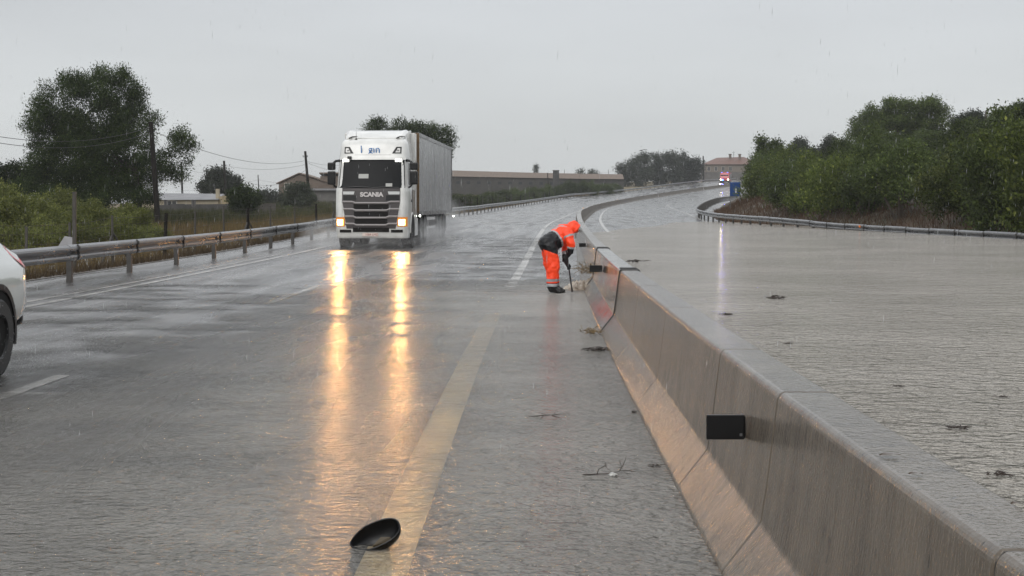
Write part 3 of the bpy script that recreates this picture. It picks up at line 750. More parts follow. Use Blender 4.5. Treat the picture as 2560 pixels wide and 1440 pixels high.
# front row of the bank: placed along the foot, from near (right) to far (left)
lookL = {'mid': 'bright green', 'dark': 'dark green', 'olive': 'yellow-green'}
front = [(48, 4.4, 5.2, 'mid'), (53, 5.0, 4.8, 'mid'), (58, 4.2, 4.4, 'dark'), (62.5, 3.4, 4.0, 'mid'), (67, 2.6, 3.4, 'olive'), (71, 3.6, 4.2, 'dark'), (76, 4.3, 4.6, 'dark'), (81, 4.2, 4.6, 'mid'),
         (87, 3.4, 4.2, 'mid'), (92, 3.0, 3.8, 'dark'), (97, 2.9, 3.6, 'mid'), (103, 3.4, 4.0, 'dark'), (109, 3.6, 4.4, 'mid'), (115, 3.5, 4.2, 'mid'), (121, 3.8, 4.2, 'dark'), (127, 4.0, 4.2, 'dark')]
descr = ['at the right picture edge, right behind the crash barrier', 'second from the right edge, behind the crash barrier', 'beside the bare brown gully', 'just right of the bare brown gully',
         'low in the bare brown gully', 'just left of the bare brown gully', 'with dark skirts behind the middle of the crash barrier', 'behind the middle of the crash barrier, leaning forward',
         'over the reddish earth patch', 'left of the reddish earth patch', 'above the second drowned rail post', 'above the short rail posts', 'above the inside of the rail bend', 'over the brown verge inside the rail bend',
         'beside the blue sign, at the left tip of the bank', 'behind the blue sign, last of the front row']
for (Y, h, wd, k), ds_ in zip(front, descr):
    x = float(railX(Y))+3.6+rnd.uniform(-.3, .5)+(1.5 if k == 'olive' else 0)+(2.2 if Y > 95 else 0)+(-.45 if Y > 112 else 0)
    bush(x, Y, h*1.05, wd*1.2, k, lookL[k]+' bush '+ds_, 'bushes along the foot of the bank')
rows = [(9.0, 3.0, 4.6, 50, 128, 5.6), (14, 2.8, 4.8, 56, 130, 6.2), (20, 2.6, 5.2, 66, 140, 7.0), (27, 2.4, 5.6, 80, 120, 8)]
for r_i, (t_, h, wd, y0, y1, st) in enumerate(rows):
    Y = y0; k_i = 0
    while Y < y1:
        kk = rnd.choice(['mid', 'dark', 'dark'])
        x = float(railX(Y))+t_+rnd.uniform(-1, 1)
        rowname = ('second', 'third', 'fourth', 'uppermost')[r_i]
        bush(x, Y+rnd.uniform(-1, 1), h*rnd.uniform(.75, 1.15), wd*rnd.uniform(.9, 1.25), kk, f'wet bush, {ORD[k_i]} from the right in the {rowname} row up the right-hand bank', f'bushes in the {rowname} row up the bank')
        Y += st*rnd.uniform(.8, 1.2); k_i += 1
# small shrubs and litter at the foot of the bank
def scatter_blades(name, pts, h, wd, mat, lean=.4, seg=1):
    pts = np.array(pts, float); n = len(pts)
    a = nr.rand(n)*6.283; hh = h*(.5+.9*nr.rand(n)); dx = np.cos(a); dy = np.sin(a)
    ln = lean*hh*nr.rand(n); b = nr.rand(n)*6.283
    p0 = pts+np.stack([-dx*wd, -dy*wd, -.03+0*dx], -1); p1 = pts+np.stack([dx*wd, dy*wd, -.03+0*dx], -1)
    p2 = pts+np.stack([np.cos(b)*ln, np.sin(b)*ln, hh], -1)
    V = np.stack([p0, p1, p2], 1).reshape(-1, 3); F = np.arange(3*n).reshape(-1, 3)
    return tagp(link(bpy.data.objects.new(name, fast_mesh(name, V, F, mat))), kind='stuff')
def pts_du(n, dfun, ufun):
    d = dfun(n); u = ufun(n, d); kx, ky = frame(d)
    return np.stack([axX(d)+u*kx, d+u*ky, surfz(d, u)], -1)
tagp(scatter_blades('dead_grass', pts_du(16000, lambda n: 45+90*nr.rand(n), lambda n, d: railW(d)+1.2+4.5*nr.rand(n)**1.4), .35, .018, leafmat('dead_bracken', (.06, .034, .02), (.12, .075, .045)), .9),
     'reddish brown dead grass at the foot of the bank', 'grass')
# left side: verge weeds, dry grass and green field scrub
o = scatter_blades('dry_grass', np.concatenate([pts_du(42000, lambda n: 28+150*nr.rand(n)**1.2, lambda n, d: -14.5-15*nr.rand(n)), pts_du(30000, lambda n: 110+220*nr.rand(n)**.9, lambda n, d: -13.5-18*nr.rand(n))]), .55, .022, mGrass, .5)
tagp(o, 'tall dry ochre grass behind the wire fence', 'grass')
o = scatter_blades('verge_weeds', np.concatenate([pts_du(9000, lambda n: 24+70*nr.rand(n)**1.3, lambda n, d: -11.7-1.3*nr.rand(n)**2), pts_du(4000, lambda n: 24+50*nr.rand(n), lambda n, d: -14.0-.8*nr.rand(n))]), .22, .010, leafmat('dead_weeds', (.075, .05, .03), (.16, .12, .07)), .9)
tagp(o, 'dead brown weeds under the left crash barrier', 'weeds')
o = scatter_blades('field_scrub', np.concatenate([pts_du(45000, lambda n: 40+80*nr.rand(n), lambda n, d: -27-26*nr.rand(n)), pts_du(30000, lambda n: 90+120*nr.rand(n), lambda n, d: -24-20*nr.rand(n))]), 1.0, .04, mGreenGrass, .5)
tagp(o, 'green brown scrub covering the field', 'scrub')
sp = [(10, 500, 62, 2.8, 3.4), (60, 508, 66, 2.6, 3.2), (-40, 500, 60, 2.8, 3.4), (120, 520, 64, 2.2, 3.0), (150, 505, 72, 2.6, 3.4), (215, 520, 66, 2.0, 2.8), (265, 515, 68, 2.1, 2.8), (310, 520, 66, 2.1, 2.6), (345, 530, 64, 1.9, 2.4), (30, 545, 52, 1.8, 2.6), (110, 555, 54, 1.5, 2.4), (200, 555, 56, 1.6, 2.6), (290, 560, 58, 1.5, 2.4), (370, 545, 62, 1.4, 2.2)]
for q_i, (px, py, d, h, wd) in enumerate(sp):
    c = P(px, py, d); wh = ORD[sorted(q[0] for q in (sp[:9] if q_i < 9 else sp[9:])).index(px)]
    bush(c.x, d, h*1.02, wd*1.1, 'olive', f'yellow-green wet shrub, {wh} from the left in the '+('upper' if q_i < 9 else 'lower')+' tier under the big pine', 'olive shrubs under the big pine')
# scrub in front of the long building
for i in range(15):
    px = 1150+27*i+rnd.uniform(-10, 10); d = 190+9*i+rnd.uniform(-8, 8); c = P(px, 480, d)
    bush(c.x, d, rnd.uniform(2.0, 3.6), rnd.uniform(4, 7), 'dark', f'low dull bush, {ORD[i]} from the left before the long farm building', 'scrub in front of the long building')
for i in range(6):
    c = P(430+70*i+rnd.uniform(-15, 15), 510, 120+6*i); bush(c.x, 120+6*i, rnd.uniform(1.0, 1.6), 3.4, 'dark', f'low dark bush, {ORD[i]} from the left between wire fence and grey wall', 'low bushes before the wall')

# ------------------------------------------------------------------ buildings
mPlBrown = M('brown_render', (.11, .082, .062), .7, var=.2, vscale=.8, bump=.3, bscale=8)
mPlGrey = M('grey_render', (.09, .085, .08), .7, var=.25, vscale=.8, bump=.3, bscale=8)
mPlPale = M('pale_render', (.30, .26, .19), .7, var=.12, vscale=.8)
mRoofBr = M('brown_roof_tiles', (.11, .075, .05), .55, var=.25, vscale=2, bump=.6, bscale=1, bmap=(8, 8, 8))
mRoofGr = M('grey_sheet_roof', (.17, .17, .175), .5, var=.2, vscale=1)
mRoofRed = M('red_roof_tiles', (.13, .068, .05), .55, var=.25, vscale=2, bump=.6, bscale=8)
mWin = M('dark_window', (.02, .022, .025), .15)
mWood = M('weathered_fence_wood', (.09, .08, .07), .7, var=.3, vscale=3)
mFrameW = M('pale_window_frame', (.4, .38, .34), .5)

def wallbox(root, x0, x1, y0, y1, z0, z1, mat, name='wall'):
    return MB().box(((x0+x1)/2, (y0+y1)/2, (z0+z1)/2), (x1-x0, y1-y0, z1-z0)).build(name, mat, root)
def window(root, x, z, wd, ht, y, name='window'):
    o = MB().box((x, y, z), (wd, .06, ht)).build(name, mWin, root)
    f = MB()
    for sx in (-1, 1): f.box((x+sx*wd/2, y-.04, z), (.08, .1, ht+.1))
    for sz in (-1, 1): f.box((x, y-.045, z+sz*ht/2), (wd+.1, .09, .08))
    f.box((x, y-.05, z), (.05, .04, ht)).build('frame', mFrameW, o)
    return o

# brown barn with gable (px 695-840)
d = 215; s = FPX/d
c0 = P(772, 505, d); barn = thing('barn', c0, 'brown rendered barn with a shallow gable and lean-to, left of the lorry', 'barn')
X = lambda px: (px-1280)/FPX*d-c0.x
Zp = lambda py: CAMH-(py-HOR)/FPX*d-c0.z
gx0, gx1, gxm = X(697), X(815), X(748)
poly = [(gx0, -1.5), (gx1+1.0, -1.5), (gx1+1.0, Zp(462)), (gxm, Zp(436)), (gx0, Zp(459))]
MB().prism(poly, 0, 9).build('wall', mPlBrown, barn)
rf = MB()
for (xa, za, xb, zb) in ((gx0-.35, Zp(459)-.05, gxm, Zp(434)), (gxm, Zp(434), gx1+1.4, Zp(462))):
    rf.add([(xa, -.3, za), (xb, -.3, zb), (xb, 9.3, zb), (xa, 9.3, za), (xa, -.3, za+.14), (xb, -.3, zb+.14), (xb, 9.3, zb+.14), (xa, 9.3, za+.14)], [(3,2,1,0),(4,5,6,7),(0,1,5,4),(1,2,6,5),(2,3,7,6),(3,0,4,7)])
rf.build('roof', mRoofBr, barn)
window(barn, X(718), Zp(467), .7, 1.1, -.03)
wallbox(barn, X(775), X(900), -3.0, -.05, -1.5, Zp(476), mPlGrey, 'lean_to_wall')
MB().box((X(838), -1.7, Zp(474)), (X(905)-X(772), 3.6, .14), Matrix.Rotation(.06, 3, 'X')).build('lean_to_roof', mRoofGr, barn)
wallbox(barn, X(800), X(920), .2, 6, -1.5, Zp(440), mPlBrown, 'rear_wall')
MB().box((X(862), 3, Zp(438)), (X(925)-X(798), 6.6, .16), Matrix.Rotation(-.1, 3, 'X')).build('rear_roof', mRoofBr, barn)
MB().box((X(790), -3.06, Zp(503)), (1.0, .1, 1.9)).build('door', M('dark_door', (.04, .03, .025), .6), barn)

# pale low house behind the wall (px 390-600)
d = 150; c0 = P(470, 515, d); c0.z -= .2
hs_ = thing('low_house', c0, 'long low cream house with a grey sheet roof beyond the grey wall', 'house')
X = lambda px: (px-1280)/FPX*d-c0.x
Zp = lambda py: CAMH-(py-HOR)/FPX*d-c0.z
wallbox(hs_, X(350), X(545), 0, 6, -1, Zp(500), mPlPale)
MB().add([(X(345), -.4, Zp(500)), (X(548), -.4, Zp(499)), (X(545), 3, Zp(484)), (X(350), 3, Zp(482)), (X(545), 6.4, Zp(500)), (X(350), 6.4, Zp(500))], [(0,1,2,3), (3,2,4,5), (0,3,5), (1,4,2), (0,5,4,1)]).build('roof', mRoofGr, hs_)
MB().prism([(X(545), -1), (X(600), -1), (X(600), Zp(492)), (X(585), Zp(484)), (X(545), Zp(492))], .2, 5).build('side_wall', M('ochre_render', (.25, .20, .12), .7, var=.2), hs_)
MB().box((X(542), .5, Zp(484)), (.35, .5, 1.0)).build('chimney', mPlPale, hs_)
window(hs_, X(430), Zp(508), 1.0, .5, -.03)

# grey field wall
d0, d1 = 116, 128
a = P(390, 512, d0); b_ = P(690, 510, d1)
wl = thing('field_wall', G(a.x, a.y), 'weathered grey field wall crossing behind the wire fence', 'wall')
nW = 9
for i in range(nW):
    p0 = a.lerp(b_, i/nW); p1 = a.lerp(b_, (i+1)/nW-.004); g0 = ground(p0.x, p0.y)[0]-.3; g1 = ground(p1.x, p1.y)[0]-.3
    t0 = p0.z+rnd.uniform(-.03, .08)
    MB().loft([[(p0.x, p0.y, g0), (p0.x, p0.y+.2, g0), (p0.x, p0.y+.2, t0), (p0.x, p0.y, t0)], [(p1.x, p1.y, g1), (p1.x, p1.y+.2, g1), (p1.x, p1.y+.2, t0), (p1.x, p1.y, t0)]]).build('wall_panel', mPlGrey if i < 6 else mWood, wl, world=True)
for px in (413, 416.5, 482, 486):
    c = P(px, 508, 117.5); MB().box((c.x, c.y, c.z), (.18, .18, .55)).build('pillar_stub', mPlGrey, wl, world=True)
# long farm building (px 1130-1545)
d = 330; c0 = P(1340, 470, d)
lb_ = thing('long_building', c0, 'very long low farm building with a brown roof across the middle distance', 'building')
X = lambda px: (px-1280)/FPX*d-c0.x
Zp = lambda py: CAMH-(py-HOR)/FPX*d-c0.z
xs_ = [1040, 1130, 1230, 1340, 1450, 1560]
zt = [422, 425, 428, 431, 433, 435]; ze = [440, 441, 443, 445, 447, 448]
for i in range(5):
    MB().add([(X(xs_[i]), 0, -4), (X(xs_[i+1])-.04, 0, -4), (X(xs_[i+1])-.04, 0, Zp(ze[i+1])), (X(xs_[i]), 0, Zp(ze[i])), (X(xs_[i]), 7, -4), (X(xs_[i+1])-.04, 7, -4), (X(xs_[i+1])-.04, 7, Zp(ze[i+1])), (X(xs_[i]), 7, Zp(ze[i]))],
             [(0,1,2,3), (5,4,7,6), (1,5,6,2), (4,0,3,7), (3,2,6,7), (0,4,5,1)]).build('wall', M('dark_block_wall', (.035, .033, .030), .8, var=.3, vscale=.6), lb_)
    MB().add([(X(xs_[i]), -.5, Zp(ze[i])), (X(xs_[i+1])-.04, -.5, Zp(ze[i+1])), (X(xs_[i+1])-.04, 3.5, Zp(zt[i+1])), (X(xs_[i]), 3.5, Zp(zt[i])), (X(xs_[i]), 7.5, Zp(ze[i])), (X(xs_[i+1])-.04, 7.5, Zp(ze[i+1]))],
             [(0,1,2,3), (3,2,5,4), (1,5,2), (0,3,4), (0,4,5,1)]).build('roof', mRoofBr, lb_)
for px in range(1145, 1540, 26):
    t = (px-1130)/430; MB().box((X(px), -.04, Zp(456+5*t)), (.8, .08, .6)).build('window', mWin, lb_)
twr = thing('concrete_kiosk', P(1390, 460, 300), 'small dark square concrete kiosk standing in front of the long roof', 'kiosk')
MB().box((0, 0, .6), (1.25, 1.25, 4.3)).build('shaft', M('dark_concrete', (.03, .03, .03), .7, var=.2), twr)
MB().box((0, 0, 2.82), (1.4, 1.4, .14)).build('cap', mPlGrey, twr)
# house with tiled roof at the end of the road
d = 450; c0 = P(1820, 440, d)
hs2 = thing('tiled_house', c0, 'two-storey beige house with a hipped red tiled roof at the end of the road', 'house')
X = lambda px: (px-1280)/FPX*d-c0.x
Zp = lambda py: CAMH-(py-HOR)/FPX*d-c0.z
wallbox(hs2, X(1762), X(1900), 0, 10, -4, Zp(411), M('beige_render', (.15, .125, .10), .7, var=.1))
wallbox(hs2, X(1755), X(1905), -4, -.1, -5, Zp(431), mPlGrey, 'garden_wall')
MB().add([(X(1757), -.7, Zp(411)), (X(1906), -.7, Zp(411)), (X(1906), 10.7, Zp(411)), (X(1757), 10.7, Zp(411)), (X(1798), 5, Zp(393)), (X(1866), 5, Zp(391))], [(0,1,5,4), (1,2,5), (2,3,4,5), (3,0,4), (0,3,2,1)]).build('roof', mRoofRed, hs2)
for px in (1829, 1853): MB().box((X(px), 3, Zp(390)), (.7, .7, 1.5)).box((X(px), 3, Zp(385)), (.95, .95, .2)).build('chimney', mPlBrown, hs2)
MB().tube([(X(1839), 4, Zp(394)), (X(1839), 4, Zp(377))], .05, 5).tube([(X(1835), 4, Zp(380)), (X(1843), 4, Zp(380))], .04, 5).tube([(X(1837), 4, Zp(384)), (X(1842), 4, Zp(384))], .04, 5).build('aerial', mWire, hs2)
for px in (1772, 1790, 1808, 1826): window(hs2, X(px), Zp(422), .9, 1.3, -.03)

# poles and cables
def pole(px0, py0, px1, py1, d, r, label, ins=True):
    top = P(px0, py0, d); bot = P(px1, py1, d)
    g = ground(bot.x, d)[0]
    bot = bot+(bot-top).normalized()*max(0.0, bot.z-g+.3) if bot.z > g-.3 else bot
    t = thing('utility_pole', (bot.x, bot.y, bot.z), label, 'pole')
    pp = [bot.lerp(top, k/5) for k in range(6)]
    MB().tube(pp, [r*1.15, r*1.1, r, r*.95, r*.88, r*.8], 10).build('shaft', mPole, t, world=True, smooth=False)
    if ins:
        q = top+Vector((0, 0, -.5)); MB().tube([q+Vector((-.25, 0, -.1)), q+Vector((.25, 0, -.1))], .025, 6).tube([q+Vector((-.22, 0, -.1)), q+Vector((-.22, 0, .08))], .035, 6).tube([q+Vector((.22, 0, -.1)), q+Vector((.22, 0, .08))], .035, 6).build('insulator_bracket', mWire, t, world=True)
    return top
tA = pole(377, 305, 397, 590, 90, .165, 'thick leaning dark wooden pole in front of the big pine')
tB = pole(453, 405, 457, 515, 175, .12, 'thin pole just right of the big pine, above the cream roof')
tC = pole(560, 402, 566, 505, 165, .15, 'wooden pole in front of the grey-green tree')
tD = pole(763, 378, 776, 532, 150, .15, 'leaning wooden pole in front of the brown barn')
tE = pole(645, 437, 648, 495, 230, .09, 'thinnest short pole, between the bush and the barn', ins=False)
tF = pole(1369, 432, 1371, 470, 280, .10, 'short dark pole in the field left of the kiosk', ins=False)
tG = pole(1758, 390, 1759, 455, 410, .22, 'dark pole between the far grove and the tiled house', ins=False)
for px in (1411, 1521): pole(px, 424, px, 450, 340, .06, 'thin pole rising above the long roof'+(' at its middle' if px == 1411 else ' near its right end'), ins=False)
def cable(a, b, sag, label, r=.018):
    a = Vector(a); b = Vector(b); pp = []
    for k in range(25):
        t = k/24; p = a.lerp(b, t); p.z -= sag*4*t*(1-t); pp.append(p)
    o = MB().tube(pp, r, 4, cap=False).build('overhead_cable', mWire, None)
    tagp(o, label, 'cable')
cable(P(-300, 262, 60), tA+Vector((0, 0, -.3)), 1.2, 'upper cable sagging across the sky left of the big pine')
cable(P(-300, 275, 60), tA+Vector((0, 0, -.65)), 1.25, 'lower cable sagging across the sky left of the big pine')
cable(tA+Vector((0, 0, -.5)), tD+Vector((-.1, 0, -1.0)), 1.0, 'long cable sagging from the thick pole to the barn pole')
cable(tB+Vector((0, 0, -.4)), tC+Vector((0, 0, -.4)), .9, 'short sagging cable between the two poles right of the pine', .015)
cable(tC+Vector((0, 0, -.5)), tD+Vector((0, 0, -1.4)), .5, 'nearly straight cable from the middle pole to the barn pole', .015)
cable(tC+Vector((0, 0, -.6)), tD+Vector((0, 0, -2.0)), 1.9, 'deeply sagging cable from the middle pole to the barn pole', .015)
cable(tD+Vector((0, 0, -1.0)), P(905, 395, 230), .8, 'upper cable running from the barn pole behind the lorry', .015)
cable(tD+Vector((0, 0, -1.1)), P(905, 425, 200), .6, 'lower cable running from the barn pole behind the lorry', .015)
cable(P(440, 478, 200), tE+Vector((0, 0, -.8)), .3, 'faint low cable reaching the thinnest pole from the left', .014)
cable(tE+Vector((0, 0, -.8)), P(770, 462, 235), .2, 'faint low cable from the thinnest pole to the barn', .014)
cable(P(1369, 436, 280), P(1560, 425, 360), .4, 'faint cable above the long brown roof', .02)

# wire fence
fx = [(38, -13.9), (42, -14.0), (46, -13.6), (50, -13.6), (54, -13.5), (58, -13.5), (62, -13.4), (67, -13.3), (72, -13.2), (77, -13.2), (83, -13.2), (90, -13.1)]
fx = [(20+4*i, -13.7) for i in range(4)]+fx+[(96+6*i, -13.1) for i in range(28)]
f0 = W3(*fx[0]); fn = thing('wire_fence', f0, 'rusty wire stock fence on thin posts behind the left crash barrier', 'fence')
tops = []
for i, (d, u) in enumerate(fx):
    g = W3(d, u); h = rnd.uniform(1.55, 1.9); lx = rnd.uniform(-.08, .08); ly = rnd.uniform(-.06, .06)
    t = g+Vector((lx, ly, h)); tops.append((g, t))
    r = .045 if i % 3 else .07
    MB().tube([g-Vector((0, 0, .3)), t], [r, r*.85], 6).build('post', mPostWood if i % 3 else mPole, fn, world=True)
    if i % 4 == 1 and i < 24:
        MB().tube([g+Vector((.55, 1.0, -.2)), g+Vector((0, 0, h*.7))], .035, 6).tube([g+Vector((-.3, -.8, -.2)), g+Vector((0, 0, h*.7))], .035, 6).build('brace', mPostWood, fn, world=True)
for lv in (.12, .3, .48, .66, .84, .97):
    mbw_ = MB()
    for (g0, t0), (g1, t1) in zip(tops[:-1], tops[1:]):
        a, b_ = g0.lerp(t0, lv), g1.lerp(t1, lv); m_ = (a+b_)/2; m_.z -= rnd.uniform(.0, .06)
        mbw_.tube([a, m_, b_], .006, 3, cap=False)
    mbw_.build('wire', mGalvDull, fn, world=True, fix=False)
mbv = MB()
for (g0, t0), (g1, t1) in zip(tops[:22], tops[1:23]):
    n = int((g1-g0).length/.28)
    for k in range(1, n):
        a = g0.lerp(g1, k/n); b_ = t0.lerp(t1, k/n); mbv.tube([a, b_], .0035, 3, cap=False)
o = mbv.build('mesh_wire', mGalvDull, fn, world=True, fix=False); o['kind'] = 'stuff'
# stout square posts between rail and fence
for i, (px, y0, y1, d, wd) in enumerate(((186, 484, 690, 34, .085), (66, 570, 640, 46, .08))):
    a = P(px, y0, d); g = ground(a.x, d)[0]
    t = thing('wooden_post', (a.x, d, g), ('tall grey square post behind the left end of the crash barrier', 'short grey post at the far left behind the crash barrier')[i], 'post')
    MB().box((0, 0, (a.z-g)/2-.1), (wd, wd, a.z-g+.2), taper=.93).build('shaft', mPostWood, t, bevel=.01)
    MB().box((0, 0, a.z-g+.02), (wd*1.02, wd*1.02, .04)).build('cap', mGalvDull, t)
b_ = P(160, 600, 35)
bg_ = thing('scrap_sheet', G(b_.x, 35), 'crumpled grey sheet leaning at the foot of the tall square post', 'sheet')
MB().add([(-.35, 0, .5), (.25, 0, .5), (.25, .1, .98), (.0, .05, 1.02), (-.2, .03, .7), (-.35, .03, .5), (.25, .03, .5)], [(0,1,2,3,4), (5,6,1,0)]).build('sheet', M('grey_scrap', (.25, .25, .26), .4), bg_)

# service track behind the rail, pale and wet
o, _ = strip('path', np.arange(20, 130, 2.0), np.array([-17.6, -16.6, -15.4, -14.6]), M('pale_wet_gravel', (.20, .185, .165), .3, var=.2, vscale=1.2, bump=.3, bscale=12), dz=.03); tagp(o, kind='structure')
o, _ = strip('verge', np.arange(15, 420, 3.0), np.array([-13.6, -12.8, -12.0, -11.5]), M('verge_gravel', (.10, .085, .07), .45, var=.35, vscale=3, bump=.6, bscale=14), dz=.012); tagp(o, kind='structure')

# blue sign beside the bushes
c = P(1838, 473, 118)
g = ground(c.x, 118)[0]
sg = thing('blue_sign', (c.x, 118, g), 'blue road sign half hidden by the bushes at the rail bend', 'sign')
MB().box((0, 0, c.z-g), (.85, .04, 1.15)).build('panel', M('sign_blue', (.008, .045, .17), .3), sg, bevel=.02)
MB().box((.05, -.025, c.z-g-.12), (.12, .012, .40)).build('symbol', M('sign_white', (.5, .5, .5), .4), sg)
MB().tube([(-.4, .05, -.3), (-.4, .05, c.z-g+.4)], .04, 8).build('leg', mGalv, sg); MB().tube([(.4, .05, -.3), (.4, .05, c.z-g+.4)], .04, 8).build('leg', mGalv, sg)
# ------------------------------------------------------------------ lorry (local: x right, y back, z up; front at y = 0)
def wheel(root, c, r=.52, wd=.30, side=1, rim=mRim, name='wheel'):
    t = MB().lathe([(-wd/2, r*.58), (-wd/2, r*.93), (-wd*.38, r), (wd*.38, r), (wd/2, r*.93), (wd/2, r*.58), (wd*.3, r*.55)], (0, 0, 0), 'x', 32).build(name, mRubber, root, smooth=False)
    t.location = c
    m = MB().lathe([(side*wd*.40, .001), (side*wd*.42, r*.12), (side*wd*.22, r*.20), (side*wd*.12, r*.42), (side*wd*.42, r*.55), (side*wd*.5, r*.60), (side*wd*.44, r*.62)], (0, 0, 0), 'x', 24)
    o = m.build('rim', rim, t)
    b = MB()
    for k in range(10):
        a = k*math.pi/5; b.box((side*wd*.25, r*.3*math.cos(a), r*.3*math.sin(a)), (.05, .03, .03))
    b.build('wheel_nuts', mGalv, t)
    g = MB()
    for k in range(36):
        a = k*math.pi/18; g.box((0, r*.995*math.cos(a), r*.995*math.sin(a)), (wd*.8, .02, .012), Matrix.Rotation(a, 3, 'X'))
    g.build('tread', mRubber, t)
    return t
y0f = lin([(.28, .12), (.45, .03), (.75, 0), (1.2, .0), (2.0, .06), (3.0, .34), (3.3, .42), (3.6, .52), (3.74, .66), (3.80, .95)])
hwf = lin([(.28, 1.22), (.75, 1.25), (2.0, 1.25), (2.15, 1.21), (3.0, 1.19), (3.6, 1.14), (3.74, 1.08), (3.80, .98)])
def fy(x, z):
    hw = float(hwf(z)); a = abs(x)
    return float(y0f(z))+.10*(a/hw)**2+.20*max(0, (a-(hw-.20))/.20)**2.4
def patch(name, z0, z1, xl, xr, off, mat, parent, nx=10, nz=6, back=.02, sm=True):
    mb = MB(); vs = []; 
    for side in (0, 1):
        for j in range(nz+1):
            z = z0+(z1-z0)*j/nz; a, b_ = (xl(z) if callable(xl) else xl), (xr(z) if callable(xr) else xr)
            for i in range(nx+1):
                x = a+(b_-a)*i/nx; vs.append((x, fy(x, z)-(off if side == 0 else -back), z))
    W_ = nx+1; H_ = nz+1; o_ = W_*H_; fs = []
    for j in range(nz):
        for i in range(nx): fs.append((j*W_+i, j*W_+i+1, (j+1)*W_+i+1, (j+1)*W_+i))
    for i in range(nx): fs.append((i, i+o_, i+1+o_, i+1)); q = nz*W_+i; fs.append((q+1, q+1+o_, q+o_, q))
    for j in range(nz): a = j*W_; fs.append((a+W_, a+W_+o_, a+o_, a)); q = j*W_+nx; fs.append((q, q+o_, q+W_+o_, q+W_))
    return mb.add(vs, fs).build(name, mat, parent, smooth=False)
def text(body, size, mat, parent, loc, rot, name='lettering', ext=.008, bold=0, sx=1):
    cu = bpy.data.curves.new(name, 'FONT'); cu.body = body; cu.size = size; cu.extrude = ext; cu.align_x = 'CENTER'; cu.align_y = 'CENTER'; cu.offset = bold
    tmp = bpy.data.objects.new('t', cu); COL.objects.link(tmp)
    bpy.context.view_layer.update()
    me = bpy.data.meshes.new_from_object(tmp.evaluated_get(bpy.context.evaluated_depsgraph_get()))
    bpy.data.objects.remove(tmp); me.materials.clear(); me.materials.append(mat); me.name = name
    bm = bmesh.new(); bm.from_mesh(me); bm.verts.ensure_lookup_table(); seen = {}; comps = []
    for v in bm.verts:
        if v.index in seen: continue
        st_ = [v]; cset = []; seen[v.index] = 1
        while st_:
            q = st_.pop(); cset.append(q)
            for e_ in q.link_edges:
                w_ = e_.other_vert(q)
                if w_.index not in seen: seen[w_.index] = 1; st_.append(w_)
        comps.append(cset)
    for cset in sorted(comps, key=lambda c: c[0].co.x):
        idx = {v.index: k for k, v in enumerate(cset)}
        fs = {f for v in cset for f in v.link_faces}
        m2 = bpy.data.meshes.new('letter'); m2.from_pydata([v.co[:] for v in cset], [], [[idx[v.index] for v in f.verts] for f in fs]); m2.materials.append(mat)
        o = link(bpy.data.objects.new('letter', m2), parent); o.location = loc; o.rotation_euler = rot; o.scale = (sx, 1, 1)
    bm.free(); return o
mBlueInk = M('blue_ink', (.03, .16, .42), .3)
mLamp = emis('lit_headlamp', (1, .80, .48), 45, (.9, .8, .6))
mLampHalo = emis('orange_lamp_halo', (1, .40, .08), 6.0, (.7, .4, .15))  # emission stands in for the orange halo round each headlamp
mVisor = emis('lit_visor_lamp', (1, .98, .90), 5, (.9, .9, .9))
mMark = emis('lit_side_marker', (.95, 1, .85), 9, (.9, .9, .9))
mClear = M('clear_lamp_lens', (.55, .55, .53), .1, coat=1)
mPlate = M('number_plate_white', (.62, .52, .46), .4)
mDarkIn = M('dark_underbody', (.006, .0055, .005), .7, spec=.2)
mTrailer = M('silver_trailer_side', (.36, .365, .37), .30, .45, var=.25, vscale=1, vmap=(1, 2.6, .45), bump=.35, bscale=1, bmap=(4, 22, .8), bdist=.02, rvar=.1)
mBulk = M('ochre_bulkhead', (.13, .075, .028), .5, var=.2)

TY = 49.0
tz = ground(-4.85, 52)[0]
lorry = thing('lorry', (-4.80, TY, tz), 'white articulated lorry with lit headlamps driving towards the camera through the spray', 'lorry', rotz=-R(2.7))
# cab shell
rings = []
xs_ = [-1, -.985, -.95, -.9, -.84, -.6, -.3, 0, .3, .6, .84, .9, .95, .985, 1]
for z in (.62, .75, 1.0, 1.3, 1.7, 2.0, 2.15, 2.5, 3.0, 3.3, 3.5, 3.62, 3.70, 3.76, 3.80):
    hw = float(hwf(z)); rg = [Vector((q*hw, fy(q*hw, z), z)) for q in xs_]
    yb = 2.28 if z < 3.7 else 2.1
    rg += [Vector((hw, 1.2, z)), Vector((hw, yb, z)), Vector((-hw, yb, z)), Vector((-hw, 1.2, z))]
    rings.append(rg)
MB().loft(rings).build('cab', mWhite, lorry, smooth=True, bevel=0)
for s_ in (-1, 1):   # front wheel arch: dark recess
    MB().lathe([(s_*1.256, .001), (s_*1.258, .60), (s_*1.20, .61)], (0, 1.5, .56), 'x', 26).build('wheel_arch', mDarkIn, lorry)
    MB().loft([[Vector((s_*xx, 1.5+r*math.cos(a), .56+r*math.sin(a))) for xx, r in ((1.25, .60), (1.27, .61), (1.27, .66), (1.24, .67))] for a in np.linspace(R(-5), R(185), 17)]).build('arch_trim', mWhite, lorry)
